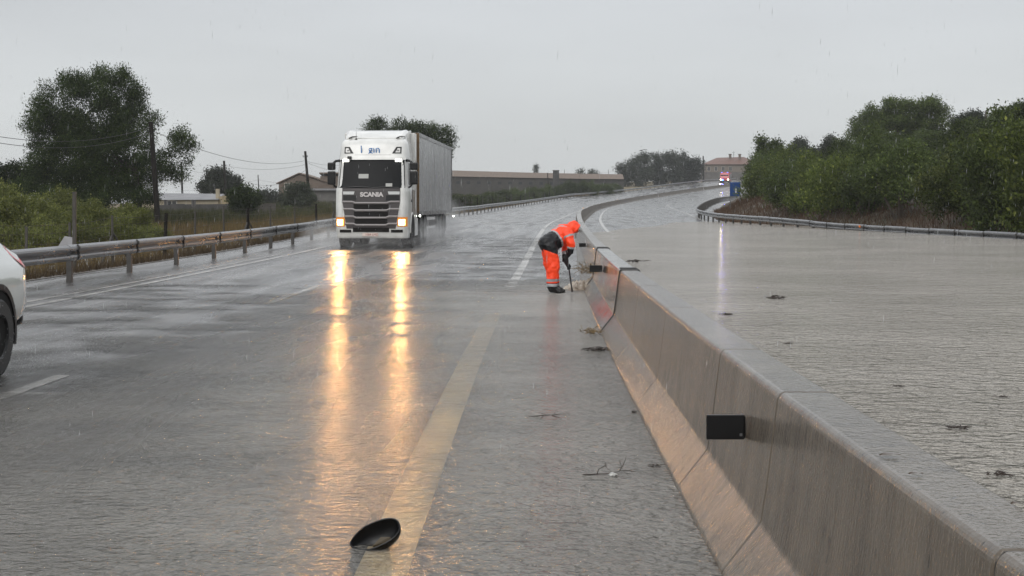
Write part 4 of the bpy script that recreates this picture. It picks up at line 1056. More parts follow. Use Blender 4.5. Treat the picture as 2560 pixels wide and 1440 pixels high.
# bumper, in three white pieces below the lamps
rg = []
for z in (.33, .40, .62):
    hw = float(hwf(z)); rg.append([Vector((q*hw, fy(q*hw, z)-.01, z)) for q in xs_]+[Vector((hw, .9, z)), Vector((-hw, .9, z))])
MB().loft(rg).build('bumper', mWhite, lorry, smooth=False, bevel=.02, angle=50)
for s_ in (-1, 1):
    a, b_ = (.42, 1.235) if s_ > 0 else (-1.235, -.42)
    patch('bumper_corner', .58, .735, (lambda z: .42+(.735-z)*-1.6+.25) if s_ > 0 else a, b_ if s_ > 0 else (lambda z: -.67+(.735-z)*1.6), .014, mWhite, lorry)
    q = patch('fog_lamp', .53, .63, (.68 if s_ > 0 else -1.08), (1.08 if s_ > 0 else -.68), .018, mDarkIn, lorry, 4, 2)
# windscreen and its frame
wl_ = lambda s_: (lambda z: s_*(1.15-.06*(z-2.0)))
patch('windscreen', 2.02, 3.02, wl_(-1), wl_(1), .012, mGlass, lorry, 16, 8)
for x0, z0, wd, ht in ((-.28, 2.38, .34, .15), (.60, 2.10, .22, .11)):
    patch('paper_notice', z0, z0+ht, x0-wd/2, x0+wd/2, .016, M('white_paper', (.36, .36, .34), .6), lorry, 3, 2, back=0)
for x0, x1, zz in ((-1.0, -.05, 2.06), (.0, .95, 2.05)):
    MB().tube([(x0, fy(x0, zz)-.05, zz), ((x0+x1)/2, fy(.3, zz+.02)-.06, zz+.03), (x1, fy(x1, zz)-.05, zz+.01)], .014, 5).build('wiper', mBlack, lorry)
patch('sun_visor', 3.02, 3.10, -1.14, 1.14, .09, mWhite, lorry, 14, 2)
for x0 in (-.92, .90): patch('visor_lamp', 2.955, 3.035, x0-.105, x0+.105, .10, mVisor, lorry, 4, 2)
MB().box((-.78, fy(-.78, 3.08)-.11, 3.09), (.14, .10, .10)).build('camera_box', mBlack, lorry, bevel=.01)
# upper lamp frames
for s_ in (-1, 1):
    f = (lambda z: .62+(3.50-z)*-.9) ; 
    def xin(z, s_=s_): return s_*(.67+(z-3.25)*.62)
    def xout(z, s_=s_): return s_*.985
    patch('upper_lamp', 3.24, 3.47, xin if s_ > 0 else xout, xout if s_ > 0 else xin, .010, mBlackPl, lorry, 5, 4)
    def xin2(z, s_=s_): return s_*(.76+(z-3.25)*.55)
    def xout2(z, s_=s_): return s_*.94
    o = patch('lamp_lens', 3.275, 3.42, xin2 if s_ > 0 else xout2, xout2 if s_ > 0 else xin2, .016, mClear, lorry, 5, 3)
    for k in range(3): patch('lamp_unit', 3.31, 3.375, s_*(.79+.05*k)-.015, s_*(.79+.05*k)+.015, .02, mBlackPl, lorry, 1, 1)
patch('visor_seam', 3.185, 3.195, -.62, .62, .004, M('seam', (.25, .25, .24), .6), lorry, 8, 1)
text('l  g\u0131n', .36, mBlueInk, lorry, (-.08, fy(0, 3.35)-.055, 3.37), (R(90+12), 0, 0), bold=0)
patch('grille_panel', 1.62, 2.04, lambda z: -1.00-.05*(z-1.62), lambda z: 1.00+.05*(z-1.62), .022, mGrille, lorry, 14, 5)
text('SCANIA', .205, mChrome, lorry, (0.02, fy(0, 1.82)-.034, 1.82), (R(90-3), 0, 0), bold=.010, sx=1.08)
for s_ in (-1, 1):
    a = lambda z, s_=s_: s_*(.60+(1.93-z)*.0+ (z-1.83)*-.3); b_ = lambda z, s_=s_: s_*.97
    patch('marker_lamp', 1.83, 1.93, a if s_ > 0 else b_, b_ if s_ > 0 else a, .028, M('clear_marker_lens', (.50, .51, .50), .3), lorry, 4, 3)
    a = lambda z, s_=s_: s_*(.52+(1.80-z)*-.1); b_ = lambda z, s_=s_: s_*.96
    patch('grille_recess', 1.62, 1.80, a if s_ > 0 else b_, b_ if s_ > 0 else a, .027, mBlackPl, lorry, 4, 3)
# lower grille: grey surround, black openings, horizontal bars
patch('grille_surround', .66, 1.62, lambda z: -(.84+.16*(z-.66)), lambda z: .84+.16*(z-.66), .018, mGrille, lorry, 12, 8)
for z0, z1, hw in ((1.30, 1.50, .60), (1.06, 1.24, .585), (.83, 1.00, .56)):
    patch('grille_opening', z0, z1, -hw, hw, .022, mDarkIn, lorry, 10, 3)
patch('grille_opening', .55, .70, -.62, .62, .03, mDarkIn, lorry, 10, 2)
for z, hw in ((1.535, .98), (1.285, .95), (1.035, .92), (.785, .90)):
    mb = MB()
    pts = [(x, fy(x, z)-(.050 if abs(x) < .62 else .03), z+(0 if abs(x) < .58 else .045)) for x in np.linspace(-hw, hw, 19)]
    rr = []
    for p in pts: rr.append([Vector(p)+Vector((0, dy, dz)) for dy, dz in ((0, -.035), (-.02, 0), (0, .035), (.03, .035), (.03, -.035))])
    mb.loft(rr).build('grille_bar', mGrilleBar, lorry)
# head lamps
for s_, cx in ((-1, -1.07), (1, 1.05)):
    a, b_ = sorted((s_*.90, s_*1.225))
    patch('lamp_housing', .735, 1.06, a, b_, .022, emis('lit_amber_housing', (1, .35, .05), .45, (.10, .05, .02)), lorry, 6, 4)
    patch('lamp_halo', .775, .985, cx-.115, cx+.115, .030, mLampHalo, lorry, 6, 3)  # glowing border painted as halo, no real lamp part
    patch('headlamp', .80, .955, cx-.085, cx+.085, .036, mLamp, lorry, 6, 4)
    sp = bpy.data.lights.new('headlamp_beam', 'SPOT'); sp.energy = 150; sp.color = (1, .45, .12); sp.spot_size = R(100); sp.spot_blend = 1; sp.shadow_soft_size = .10
    so_ = link(bpy.data.objects.new('headlamp_beam', sp), lorry); so_.location = (cx, fy(cx, .88)-.16, .88); so_.rotation_euler = (R(-90-3), 0, 0)
    so_.rotation_euler = (R(90-3), 0, R(180))
    so_.rotation_euler = Vector((0, -1, -.03)).to_track_quat('-Z', 'Y').to_euler()
for s_ in (-1, 1):
    a, b_ = sorted((s_*1.03, s_*1.245))
    patch('corner_panel', 1.06, 2.05, (lambda z: 1.00-.05*max(0, z-1.9)) if s_ > 0 else a, b_ if s_ > 0 else (lambda z: -1.0), .030, mWhite, lorry, 5, 8)
# plate
MB().box((-.02, fy(0, .46)-.035, .46), (.54, .012, .115)).build('number_plate', mPlate, lorry)
text('1084 LMZ', .105, M('dark_red_characters', (.22, .03, .03), .5), lorry, (.02, fy(0, .46)-.043, .46), (R(90), 0, 0), ext=.002)
# mirrors
for s_ in (-1, 1):
    m_ = MB(); x0 = s_*1.42
    o = m_.box((x0, .42, 2.80), (.27, .16, .26)).build('mirror', mBlackPl, lorry, bevel=.04)
    MB().box((x0, .42, 2.40), (.27, .17, .46)).build('mirror', mBlackPl, lorry, bevel=.04)
    MB().tube([(s_*1.15, .55, 3.0), (s_*1.28, .45, 2.98), (x0, .42, 2.86)], [.05, .045, .04], 7).tube([(s_*1.17, .5, 2.05), (s_*1.30, .44, 2.10), (x0-s_*.05, .42, 2.22)], [.04, .035, .03], 7).build('mirror_arm', mBlackPl, lorry, smooth=True)
    # side window, door seam, handle
    xx = s_*1.213
    MB().add([(xx, .62, 2.12), (xx, 1.35, 2.12), (xx-s_*.02, 1.35, 2.92), (xx-s_*.02, .80, 2.92)], [(0, 1, 2, 3)]).build('side_window', mGlass, lorry)
    MB().box((s_*1.254, 1.42, 1.5), (.006, .012, 2.3)).build('door_seam', mDarkIn, lorry)
    MB().box((s_*1.262, 1.22, 1.62), (.03, .20, .09)).build('door_handle', mBlackPl, lorry, bevel=.01)
    MB().box((s_*1.165, 2.50, 2.42), (.17, .62, 3.2)).build('side_fairing', mWhite, lorry, bevel=.02)
    MB().box((s_*1.18, 2.95, .68), (.06, 1.15, .62)).build('side_skirt', mWhite, lorry, bevel=.02)
# roof deflector with raised ears
rg = []
for y, z, hw in ((.80, 3.79, .98), (1.1, 3.92, 1.04), (1.5, 4.05, 1.06), (1.9, 4.10, 1.06), (2.2, 4.11, 1.06)):
    rg.append([Vector((-hw, y, 3.70)), Vector((-hw, y, z-.05)), Vector((-hw+.10, y-.02, z+.03)), Vector((-hw+.25, y, z)), Vector((0, y-.03, z)), Vector((hw-.25, y, z)), Vector((hw-.10, y-.02, z+.03)), Vector((hw, y, z-.05)), Vector((hw, y, 3.70))])
MB().loft(rg).build('roof_deflector', mWhite, lorry, smooth=False, bevel=.02)
for s_ in (-1, 1):
    MB().add([(s_*1.065, 1.15, 3.72), (s_*1.10, 2.35, 3.55), (s_*1.10, 2.35, 4.12), (s_*1.07, 1.7, 4.06), (s_*1.03, 1.15, 3.72), (s_*1.06, 2.35, 3.55), (s_*1.06, 2.35, 4.12), (s_*1.03, 1.7, 4.06)],
             [(0,1,2,3), (7,6,5,4), (0,4,5,1), (1,5,6,2), (2,6,7,3), (3,7,4,0)]).build('deflector_side', mWhite, lorry, bevel=.008)
MB().tube([(-.62, .72, 3.74), (-.62, .74, 4.02)], [.012, .004], 6).lathe([(3.73, .05), (3.77, .02)], (-.62, .72, 0), 'z', 8).build('antenna', mBlack, lorry)
for x0 in (-.80, .84): MB().tube([(x0-.05, .70, 3.77), (x0+.03, .80, 3.83), (x0+.20, .95, 3.85)], [.03, .02, .012], 6).build('horn', mGalvDull, lorry)
# chassis, trailer
MB().box((0, 3.6, .95), (.9, 5.6, .25)).box((0, 10, 1.02), (1.0, 12.4, .2)).box((0, 1.7, .60), (1.9, 2.0, .3)).build('chassis', mDarkIn, lorry)
TX = .0
MB().box((TX, 9.75, 2.60), (2.52, 13.36, 2.96)).build('trailer_body', mTrailer, lorry)
MB().box((TX, 3.05, 2.60), (2.50, .05, 2.94)).build('front_wall', mBulk, lorry)
for s_ in (-1, 1):
    n = 10
    for k in range(n):
        ya = 3.12+13.3*k/n; yb = 3.12+13.3*(k+1)/n
        o = MB().box((TX+s_*1.268, (ya+yb)/2, 2.62), (.016, yb-ya-.018, 2.66)).build('side_panel', mTrailer, lorry)
    MB().box((TX+s_*1.275, 9.75, 4.02), (.04, 13.4, .14)).build('top_rail', mGalv, lorry, bevel=.01)
    MB().box((TX+s_*1.275, 9.75, 1.18), (.05, 13.4, .16)).build('bottom_rail', mGalv, lorry, bevel=.01)
    MB().box((TX+s_*1.28, 3.09, 2.62), (.05, .08, 2.9)).build('corner_post', mGalv if s_ < 0 else mBulk, lorry)
    MB().box((TX+s_*1.28, 16.42, 2.62), (.05, .06, 2.9)).build('corner_post', mGalv, lorry)
    for z in (.60, .95): MB().box((TX+s_*1.20, 8.1, z), (.03, 3.3, .11)).build('side_guard_bar', mWhite, lorry, bevel=.008)
    for y in (4.3, 5.65, 10.5, 11.8, 13.1):
        wheel(lorry, (s_*1.08, y, .52), .52, .34, s_)
        rg = []
        for a in np.linspace(R(15), R(165), 9): 
            rg.append([Vector((s_*xx, y+.60*math.cos(a)*f, .54+.60*math.sin(a)*f)) for xx, f in ((.88, 1), (1.255, 1), (1.255, 1.04), (.88, 1.04))])
        MB().loft(rg).build('mudguard', mBlack, lorry)
    MB().box((s_*1.05, 14.0, .70), (.40, .03, .62)).build('mud_flap', mBlack, lorry)
    wheel(lorry, (s_*1.06, 1.5, .52), .52, .32, s_)
MB().lathe([(3.75, .001), (3.76, .045), (3.80, .045), (3.81, .001)], (0, 0, 0), 'y', 8).build('x_', mMark, lorry) if False else None
MB().box((1.30, 3.35, 1.08), (.05, .08, .07)).build('side_marker', mMark, lorry, bevel=.01)
MB().box((1.42, 15.9, .98), (.06, .06, .07)).build('side_marker', mMark, lorry, bevel=.01)
MB().box((1.33, 15.9, .98), (.16, .03, .02)).build('marker_arm', mBlack, lorry)
MB().box((.95, 7.0, .85), (.45, 1.6, .55)).box((-.95, 7.0, .85), (.45, 1.6, .55)).build('fuel_tank', mGalvDull, lorry, bevel=.05)

# ------------------------------------------------------------------ white car at the left edge (driving towards the camera)
carz = ground(-5.6, 12)[0]
car = thing('car', (-5.67, 14.28, carz), 'white car at the left picture edge, only rear wheel and tail lamp showing', 'car')
st = [(0, .80, .50, .92, 0), (.05, .87, .42, 1.02, 1), (.16, .905, .36, 1.14, 2), (.32, .925, .34, 1.30, 3), (.55, .93, .33, 1.44, 4), (.9, .93, .33, 1.58, 5), (1.5, .93, .32, 1.64, 6), (2.4, .93, .32, 1.63, 7), (2.9, .93, .32, 1.38, 8), (3.3, .92, .32, 1.06, 9), (4.0, .90, .32, .98, 10), (4.3, .80, .36, .80, 11), (4.42, .70, .44, .66, 12)]
rg = []
for t, hw, zb, zr, i in st:
    sh = min(zr, 1.02); top_in = .66 if zr > 1.2 else .8
    half = [(0, zb), (hw*.8, zb), (hw*.97, zb+.14), (hw, .62), (hw*1.0, .80), (hw*.985, max(.66, sh*.93)), (hw*.94, sh), (hw*(.90 if zr <= 1.15 else .80), sh+(zr-sh)*.55), (hw*top_in, zr-.02), (hw*top_in*.6, zr+.015), (0, zr+.02)]
    rg.append([Vector((x, -t, z)) for x, z in half]+[Vector((-x, -t, z)) for x, z in reversed(half[1:-1])])
MB().loft(rg).build('body', M('white_car_paint', (.60, .61, .58), .14, coat=1), car, smooth=True, bevel=0)
for s_ in (-1, 1):
    yy = -1.0
    for yy in (-1.0, -3.62):
        MB().lathe([(s_*.936, .001), (s_*.938, .40), (s_*.90, .41)], (0, yy, .39), 'x', 30).build('wheel_arch', mDarkIn, car)
        rg = []
        for a in np.linspace(R(-18), R(198), 19):
            rg.append([Vector((s_*xx, yy+r*math.cos(a), .39+r*math.sin(a))) for xx, r in ((.925, .395), (.952, .40), (.950, .455), (.925, .462))])
        MB().loft(rg).build('arch_trim', mBlackPl, car)
        wheel(car, (s_*.845, yy, .355), .355, .23, s_, mBlackPl)
    def bx(t, z):
        hw = np.interp(t, [q[0] for q in st], [q[1] for q in st]); zr = np.interp(t, [q[0] for q in st], [q[3] for q in st]); sh = min(zr, 1.02)
        return float(np.interp(z, [.62, .80, sh*.93, sh, sh+(zr-sh)*.55, zr], [hw, hw, hw*.985, hw*.94, hw*(.90 if zr <= 1.15 else .80), hw*.66]))
    rgl = []
    for q in np.linspace(0, 1, 7):
        t = .42-.36*q; zc = 1.15-.17*q; hh_ = .03+.035*math.sin(q*math.pi*.8+.3)
        rgl.append([Vector((s_*(bx(t, zc+dz*hh_)+.012), -t, zc+dz*hh_)) for dz in (-1, -.3, .4, 1)])
    MB().loft(rgl, closed=False, cap=False).build('tail_lamp', M('red_tail_lamp', (.60, .05, .05), .15), car, fix=False)
    MB().add([(s_*.80, -.75, 1.10), (s_*.80, -2.75, 1.10), (s_*.64, -2.4, 1.56), (s_*.64, -1.0, 1.54)], [(0, 1, 2, 3)]).build('side_window', mGlass, car)
MB().box((0, -.0, .50), (1.62, .16, .24)).build('rear_bumper', mBlackPl, car, bevel=.05)

# ------------------------------------------------------------------ fire engine far up the road
fz = W3(400, -6.2)
mRed = M('fire_red', (.42, .03, .045), .3, coat=.5)
fe = thing('fire_engine', fz, 'distant red fire engine with white headlamps and flashing blue lights coming round the bend', 'fire engine', rotz=-R(14))
MB().loft([[Vector((x, y, z)) for x, y in ((-hw, yf), (hw, yf), (hw, 2.2), (-hw, 2.2))] for z, hw, yf in ((.55, 1.25, 0), (1.5, 1.25, 0), (2.5, 1.2, .25), (2.95, 1.1, .45))]).build('cab', mRed, fe, bevel=.08)
MB().box((0, 5, 1.85), (2.5, 5.6, 2.5)).build('body', mRed, fe, bevel=.05)
MB().box((1.26, 5, 1.9), (.03, 4.8, 1.6)).build('shutter', mGalv, fe)
MB().add([(-1.1, .02, 1.55), (1.1, .02, 1.55), (1.05, .22, 2.4), (-1.05, .22, 2.4)], [(0, 1, 2, 3)]).build('windscreen', mGlass, fe)
MB().box((0, -.1, .6), (2.5, .25, .4)).build('bumper', mBlack, fe)
mBlueL = emis('lit_blue_light', (.05, .2, 1), 9, (.1, .2, .8))
for x in (-1.0, 1.0): MB().lathe([(-.05, .001), (-.06, .16), (.02, .18), (.05, .001)], (x, -.08, 1.05), 'y', 12).build('headlamp', emis('far_headlamp', (1, .93, .72), 9), fe)
MB().lathe([(-.2, .001), (-.2, .2), (.1, .2), (.1, .001)], (-.5, -.12, .95), 'y', 12).box((-.55, -.14, .55), (.7, .1, .3)).build('blue_light', mBlueL, fe)
for x in (-.8, .8): MB().box((x, .7, 3.05), (.4, .3, .18)).build('roof_beacon', emis('dim_blue_beacon', (.1, .2, 1), 1.5, (.1, .15, .6)), fe, bevel=.04)
for s_ in (-1, 1):
    for y in (1.3, 5.6): wheel(fe, (s_*1.1, y, .5), .5, .3, s_)
for x, en, cl in ((-1.0, 60, (1, .85, .6)), (-.5, 35, (.12, .10, 1))):
    sp = bpy.data.lights.new('lamp_beam', 'SPOT'); sp.energy = en*3; sp.color = cl; sp.spot_size = R(110); sp.spot_blend = 1; sp.shadow_soft_size = .15
    so_ = link(bpy.data.objects.new('lamp_beam', sp), fe); so_.location = (x, -.5, 1.0); so_.rotation_euler = Vector((-.1, -1, -.05)).to_track_quat('-Z', 'Y').to_euler()

# ------------------------------------------------------------------ road worker
WX, WY = .76, 26.7
wz = ground(WX, WY)[0]
wk = thing('person', (WX, WY, wz), 'road worker in orange rain suit bending over the barrier foot with a bar', 'person')
def capsule(bm_v, bm_f, a, b, ra, rb, n=16, m=6):
    a = Vector(a); b = Vector(b); ax = (b-a); ln = ax.length; ax.normalize(); u = ax.orthogonal().normalized(); v = ax.cross(u)
    rings = []
    for i in range(m+1):
        t = -math.pi/2+math.pi/2*i/m; rings.append((a+ax*(ra*math.sin(t)), ra*math.cos(t)))
    for i in range(1, 4): q = i/4; rings.append((a.lerp(b, q), ra+(rb-ra)*q))
    for i in range(m+1):
        t = math.pi/2*i/m; rings.append((b+ax*(rb*math.sin(t)), rb*math.cos(t)))
    base = len(bm_v)
    for c, r in rings:
        for k in range(n):
            an = 2*math.pi*k/n; bm_v.append(c+(u*math.cos(an)+v*math.sin(an))*max(r, 1e-4))
    for i in range(len(rings)-1):
        for k in range(n): bm_f.append((base+i*n+k, base+i*n+(k+1) % n, base+(i+1)*n+(k+1) % n, base+(i+1)*n+k))
    bm_f.append(tuple(base+k for k in range(n-1, -1, -1))); bm_f.append(tuple(base+(len(rings)-1)*n+k for k in range(n)))
def remeshed(caps, vox, smooth_it=4, disp=0):
    v, f = [], []
    for c in caps: capsule(v, f, *c)
    me = bpy.data.meshes.new('t'); me.from_pydata([tuple(q) for q in v], [], f)
    o = bpy.data.objects.new('t', me); COL.objects.link(o)
    bm = bmesh.new(); bm.from_mesh(me); bmesh.ops.recalc_face_normals(bm, faces=bm.faces); bm.to_mesh(me); bm.free()
    r = o.modifiers.new('r', 'REMESH'); r.mode = 'VOXEL'; r.voxel_size = vox; r.use_smooth_shade = True
    s = o.modifiers.new('s', 'SMOOTH'); s.factor = .5; s.iterations = smooth_it
    if disp:
        tx = bpy.data.textures.new('folds', 'CLOUDS'); tx.noise_scale = .09; tx.noise_depth = 2
        dm = o.modifiers.new('d', 'DISPLACE'); dm.texture = tx; dm.strength = disp; dm.mid_level = .5
    bpy.context.view_layer.update()
    m2 = bpy.data.meshes.new_from_object(o.evaluated_get(bpy.context.evaluated_depsgraph_get()))
    bpy.data.objects.remove(o); m2.polygons.foreach_set('use_smooth', [True]*len(m2.polygons)); return m2
B = {
 'hipC': (-.07, .0, .93), 'belly': (.05, .06, 1.00), 'chest': (.20, .14, 1.10), 'neck': (.32, .19, 1.19), 'head': (.385, .21, 1.235),
 'rs': (.26, -.02, 1.13), 're': (.335, -.09, .93), 'rw': (.325, -.06, .79), 'rh': (.29, -.02, .70),
 'ls': (.31, .33, 1.10), 'le': (.24, .28, .84), 'lw': (.23, .17, .62), 'lh': (.285, .06, .50),
 'rhip': (-.06, -.09, .90), 'rk': (.01, -.10, .50), 'ra': (-.02, -.09, .10), 'rt': (.12, -.09, .045),
 'lhip': (-.10, .10, .90), 'lk': (-.05, .15, .50), 'la': (.04, .14, .10), 'lt': (.19, .15, .045)}
caps = [(B['hipC'], B['belly'], .185, .185, ), (B['belly'], B['chest'], .185, .19), (B['chest'], B['neck'], .175, .10), (B['neck'], B['head'], .10, .118),
        ((-.12, -.06, .93), (-.12, .08, .93), .15, .15), (B['chest'], B['rs'], .14, .10), (B['chest'], B['ls'], .14, .10),
        (B['rs'], B['re'], .098, .078), (B['re'], B['rw'], .078, .058), (B['ls'], B['le'], .095, .075), (B['le'], B['lw'], .072, .055),
        (B['rhip'], B['rk'], .135, .118), (B['rk'], (-.02, -.09, .17), .118, .105), (B['lhip'], B['lk'], .13, .11), (B['lk'], (.03, .14, .17), .11, .10),
        ((-.02, -.09, .16), B['ra'], .08, .075), (B['ra'], B['rt'], .072, .05), ((.04, .14, .16), B['la'], .08, .075), (B['la'], B['lt'], .072, .05),
        ((.42, .22, 1.17), (.45, .225, 1.15), .07, .03)]
me = remeshed(caps, .013, 4, .045)
mOrange = M('orange_rainwear', (.95, .055, .006), .5, var=.10, vscale=9, bump=.35, bscale=14)
mOrange.node_tree.nodes['Principled BSDF'].inputs['Emission Color'].default_value = (1, .08, .01, 1)
mNavy = M('black_jacket', (.006, .0065, .008), .4, bump=.6, bscale=9, spec=.3)
mBand = M('grey_reflective_band', (.30, .31, .32), .4)
mSkin = M('skin', (.40, .22, .15), .5)
mBoot = M('black_boot', (.010, .010, .010), .3, bump=.3, bscale=20)
for m_ in (mOrange, mNavy, mBand, mSkin, mBoot): me.materials.append(m_)
n = len(me.polygons); C_ = np.zeros(n*3); me.polygons.foreach_get('center', C_); C_ = C_.reshape(-1, 3); Nn = np.zeros(n*3); me.polygons.foreach_get('normal', Nn); Nn = Nn.reshape(-1, 3)
bones = [('torso', B['hipC'], B['chest']), ('neckb', B['chest'], B['neck']), ('headb', B['neck'], B['head']), ('rua', B['rs'], B['re']), ('rla', B['re'], B['rw']), ('lua', B['ls'], B['le']), ('lla', B['le'], B['lw']),
         ('rth', B['rhip'], B['rk']), ('rsh', B['rk'], B['ra']), ('lth', B['lhip'], B['lk']), ('lsh', B['lk'], B['la']), ('rf', B['ra'], B['rt']), ('lf', B['la'], B['lt'])]
rad = {'torso': .185, 'neckb': .15, 'headb': .11, 'rua': .09, 'rla': .07, 'lua': .09, 'lla': .065, 'rth': .125, 'rsh': .11, 'lth': .12, 'lsh': .10, 'rf': .06, 'lf': .06}
best = np.full(n, 9.0); bi = np.zeros(n, int)
for k, (nm, a, b_) in enumerate(bones):
    a = np.array(a); b_ = np.array(b_); ab = b_-a; t = np.clip(((C_-a)@ab)/(ab@ab), 0, 1); dist = np.linalg.norm(C_-(a+t[:, None]*ab), axis=1)-rad[nm]
    q = dist < best; best[q] = dist[q]; bi[q] = k
names = np.array([b_[0] for b_ in bones])[bi]
hip = np.array(B['hipC']); che = np.array(B['chest']); ax_ = (che-hip)/np.linalg.norm(che-hip); s_ax = (C_-hip)@ax_; Lt = np.linalg.norm(che-hip)
lat = (C_[:, 1]-.07)*.8-(C_[:, 0]-.07)*.25
mi = np.zeros(n, int); x, y, z = C_.T
core = np.isin(names, ['torso', 'neckb'])
mi[core & (s_ax < .155)] = 1; mi[core & (s_ax >= .155) & (s_ax < .19)] = 2
ystripe = core & (s_ax > .23) & (Nn[:, 2] > .1) & (np.abs(np.abs(lat)-(.02+.55*np.clip(s_ax-.30, 0, 1))) < .017)
mi[ystripe] = 2
hem = .84-.36*(x+.22)
legs = np.isin(names, ['rth', 'lth', 'rsh', 'lsh'])
mi[legs & (z > hem)] = 1
def tb(nm, a, b_):
    a = np.array(a); b_ = np.array(b_); ab = b_-a; return ((C_-a)@ab)/(ab@ab)
for nm, a, b_ in (('rua', B['rs'], B['re']), ('lua', B['ls'], B['le'])):
    t = tb(nm, a, b_); mi[(names == nm) & (t > .30) & (t < .46)] = 2
for nm, a, b_ in (('rla', B['re'], B['rw']), ('lla', B['le'], B['lw'])):
    t = tb(nm, a, b_); mi[(names == nm) & (t > .35) & (t < .62)] = 2; mi[(names == nm) & (t >= .62)] = 1
sh = np.isin(names, ['rsh', 'lsh', 'rf', 'lf'])
mi[sh & (z > .225) & (z < .275)] = 2; mi[sh & (z < .205)] = 1; mi[sh & (z > .135) & (z < .185)] = 2; mi[sh & (z <= .135)] = 4; mi[np.isin(names, ['rf', 'lf']) & (z < .14)] = 4
hd = np.array(B['head']); face = (names == 'headb') & (((C_-hd)@np.array([.75, .1, -.65])) > .075); mi[face] = 3
me.polygons.foreach_set('material_index', mi.astype(np.int32)); me.name = 'body'
bo = link(bpy.data.objects.new('body', me), wk)
# hood rim, hem of the jacket
MB().lathe([(-.02, .118), (.0, .128), (.02, .118)], (0, 0, 0), 'z', 20).build('hood_rim', mOrange, wk, smooth=True)
hr = wk.children[-1]; hr.location = (.425, .215, 1.19); hr.rotation_euler = Vector((.75, .1, -.65)).to_track_quat('Z', 'Y').to_euler()
# gloves with separate fingers closed round the bar
bar_a = Vector((.255, -.02, .76)); bar_b = Vector((.345, .02, .12))
bd = (bar_b-bar_a).normalized()
def glove(wrist, hand, axis_c, sgn, name):
    wv = Vector(wrist); hv = Vector(hand)
    pc = [(wv, wv.lerp(hv, .6), .044, .042), (wv.lerp(hv, .5), hv, .042, .036)]
    # fingers curl round the bar at axis point
    side = (hv-wv).normalized(); out_v = side.cross(bd).normalized()*sgn
    for k in range(4):
        off = bd*(-.030+.020*k); ln = (.95, 1.05, 1.0, .8)[k]
        p0 = hv+off+out_v*.012; c = axis_c+off
        p1 = c+out_v*.030+side*.012*ln; p2 = c+side*.028*ln+out_v*.004; p3 = c+side*.008-out_v*.026*ln
        pc += [(p0, p1, .0105, .0100), (p1, p2, .0100, .0095), (p2, p3, .0095, .0088)]
    t0 = hv-bd*.03-side*.02; t1 = axis_c-bd*.035-out_v*.028; t2 = axis_c-bd*.01-out_v*.034+side*.01
    pc += [(t0, t1, .013, .012), (t1, t2, .012, .010)]
    m = remeshed(pc, .006, 2); m.materials.append(mNavy); m.name = name
    return link(bpy.data.objects.new('glove', m), wk)
k1 = bar_a+bd*.09; k2 = bar_a+bd*.27
glove(B['rw'], k1+(Vector(B['rw'])-k1).normalized()*.05, k1, 1, 'glove'); glove(B['lw'], k2+(Vector(B['lw'])-k2).normalized()*.05, k2, -1, 'glove')
br = thing('digging_bar', (WX+.3, WY, wz), 'black steel bar in the bending worker\'s gloved hands, its tip in the gushing water', 'tool')
o0 = Vector((WX, WY, wz))
MB().tube([o0+bar_a-bd*.04, o0+bar_b], [.014, .014], 10).build('shaft', M('dark_steel_bar', (.02, .018, .018), .35, .3), br, world=True)
MB().tube([o0+bar_b-bd*.0, o0+bar_b+bd*.09], [.014, .024], 6).build('tip', M('worn_steel_tip', (.06, .05, .045), .5, .5), br, world=True)
MB().tube([o0+bar_a-bd*.05, o0+bar_a-bd*.02], [.02, .02], 8).build('knob', mGalvDull, br, world=True)

# ------------------------------------------------------------------ water gushing from the joint, with debris
gx, gy = float(axX(28.4))-.37, 28.1
gz = ground(gx, gy)[0]
def gush():
    n, m = 44, 34; V = []
    for i in range(n):
        a = i/(n-1)              # from the barrier face outwards
        for j in range(m):
            b = j/(m-1)*2-1
            r = a*(.62+.12*math.sin(b*5))
            x = gx+.22-r*1.05; y = gy-.15+b*(.22+.42*a)-.15*a
            h = .30*(1-a)**1.8*(1-.8*b*b)+.10*math.exp(-((a-.55)/.2)**2)*(1-b*b)
            h += .028*math.sin(a*31+b*9)*math.cos(b*17-a*6)+.02*math.sin(a*57+b*33)
            e_ = min(1, (1-abs(b))*5)*min(1, (1-a)*5)
            V.append((x, y, gz-.03+max(0, h)*e_+.02*e_))
    F = [(i*m+j, i*m+j+1, (i+1)*m+j+1, (i+1)*m+j) for i in range(n-1) for j in range(m-1)]
    m_ = M('gushing_brown_water', (.17, .11, .06), .10, col2=(.55, .48, .38), vscale=8, bump=1, bscale=22, coat=.5)
    o = link(bpy.data.objects.new('gushing_water', fast_mesh('gushing_water', np.array(V), np.array(F), m_, smooth=True))); tagp(o, 'brown water gushing from the barrier joint at the worker\'s feet', 'water', kind='stuff')
gush()
mReed = M('wet_brown_reed', (.10, .065, .03), .4, col2=(.22, .15, .06), vscale=9)
mTwig = M('wet_dark_twig', (.035, .024, .018), .4)
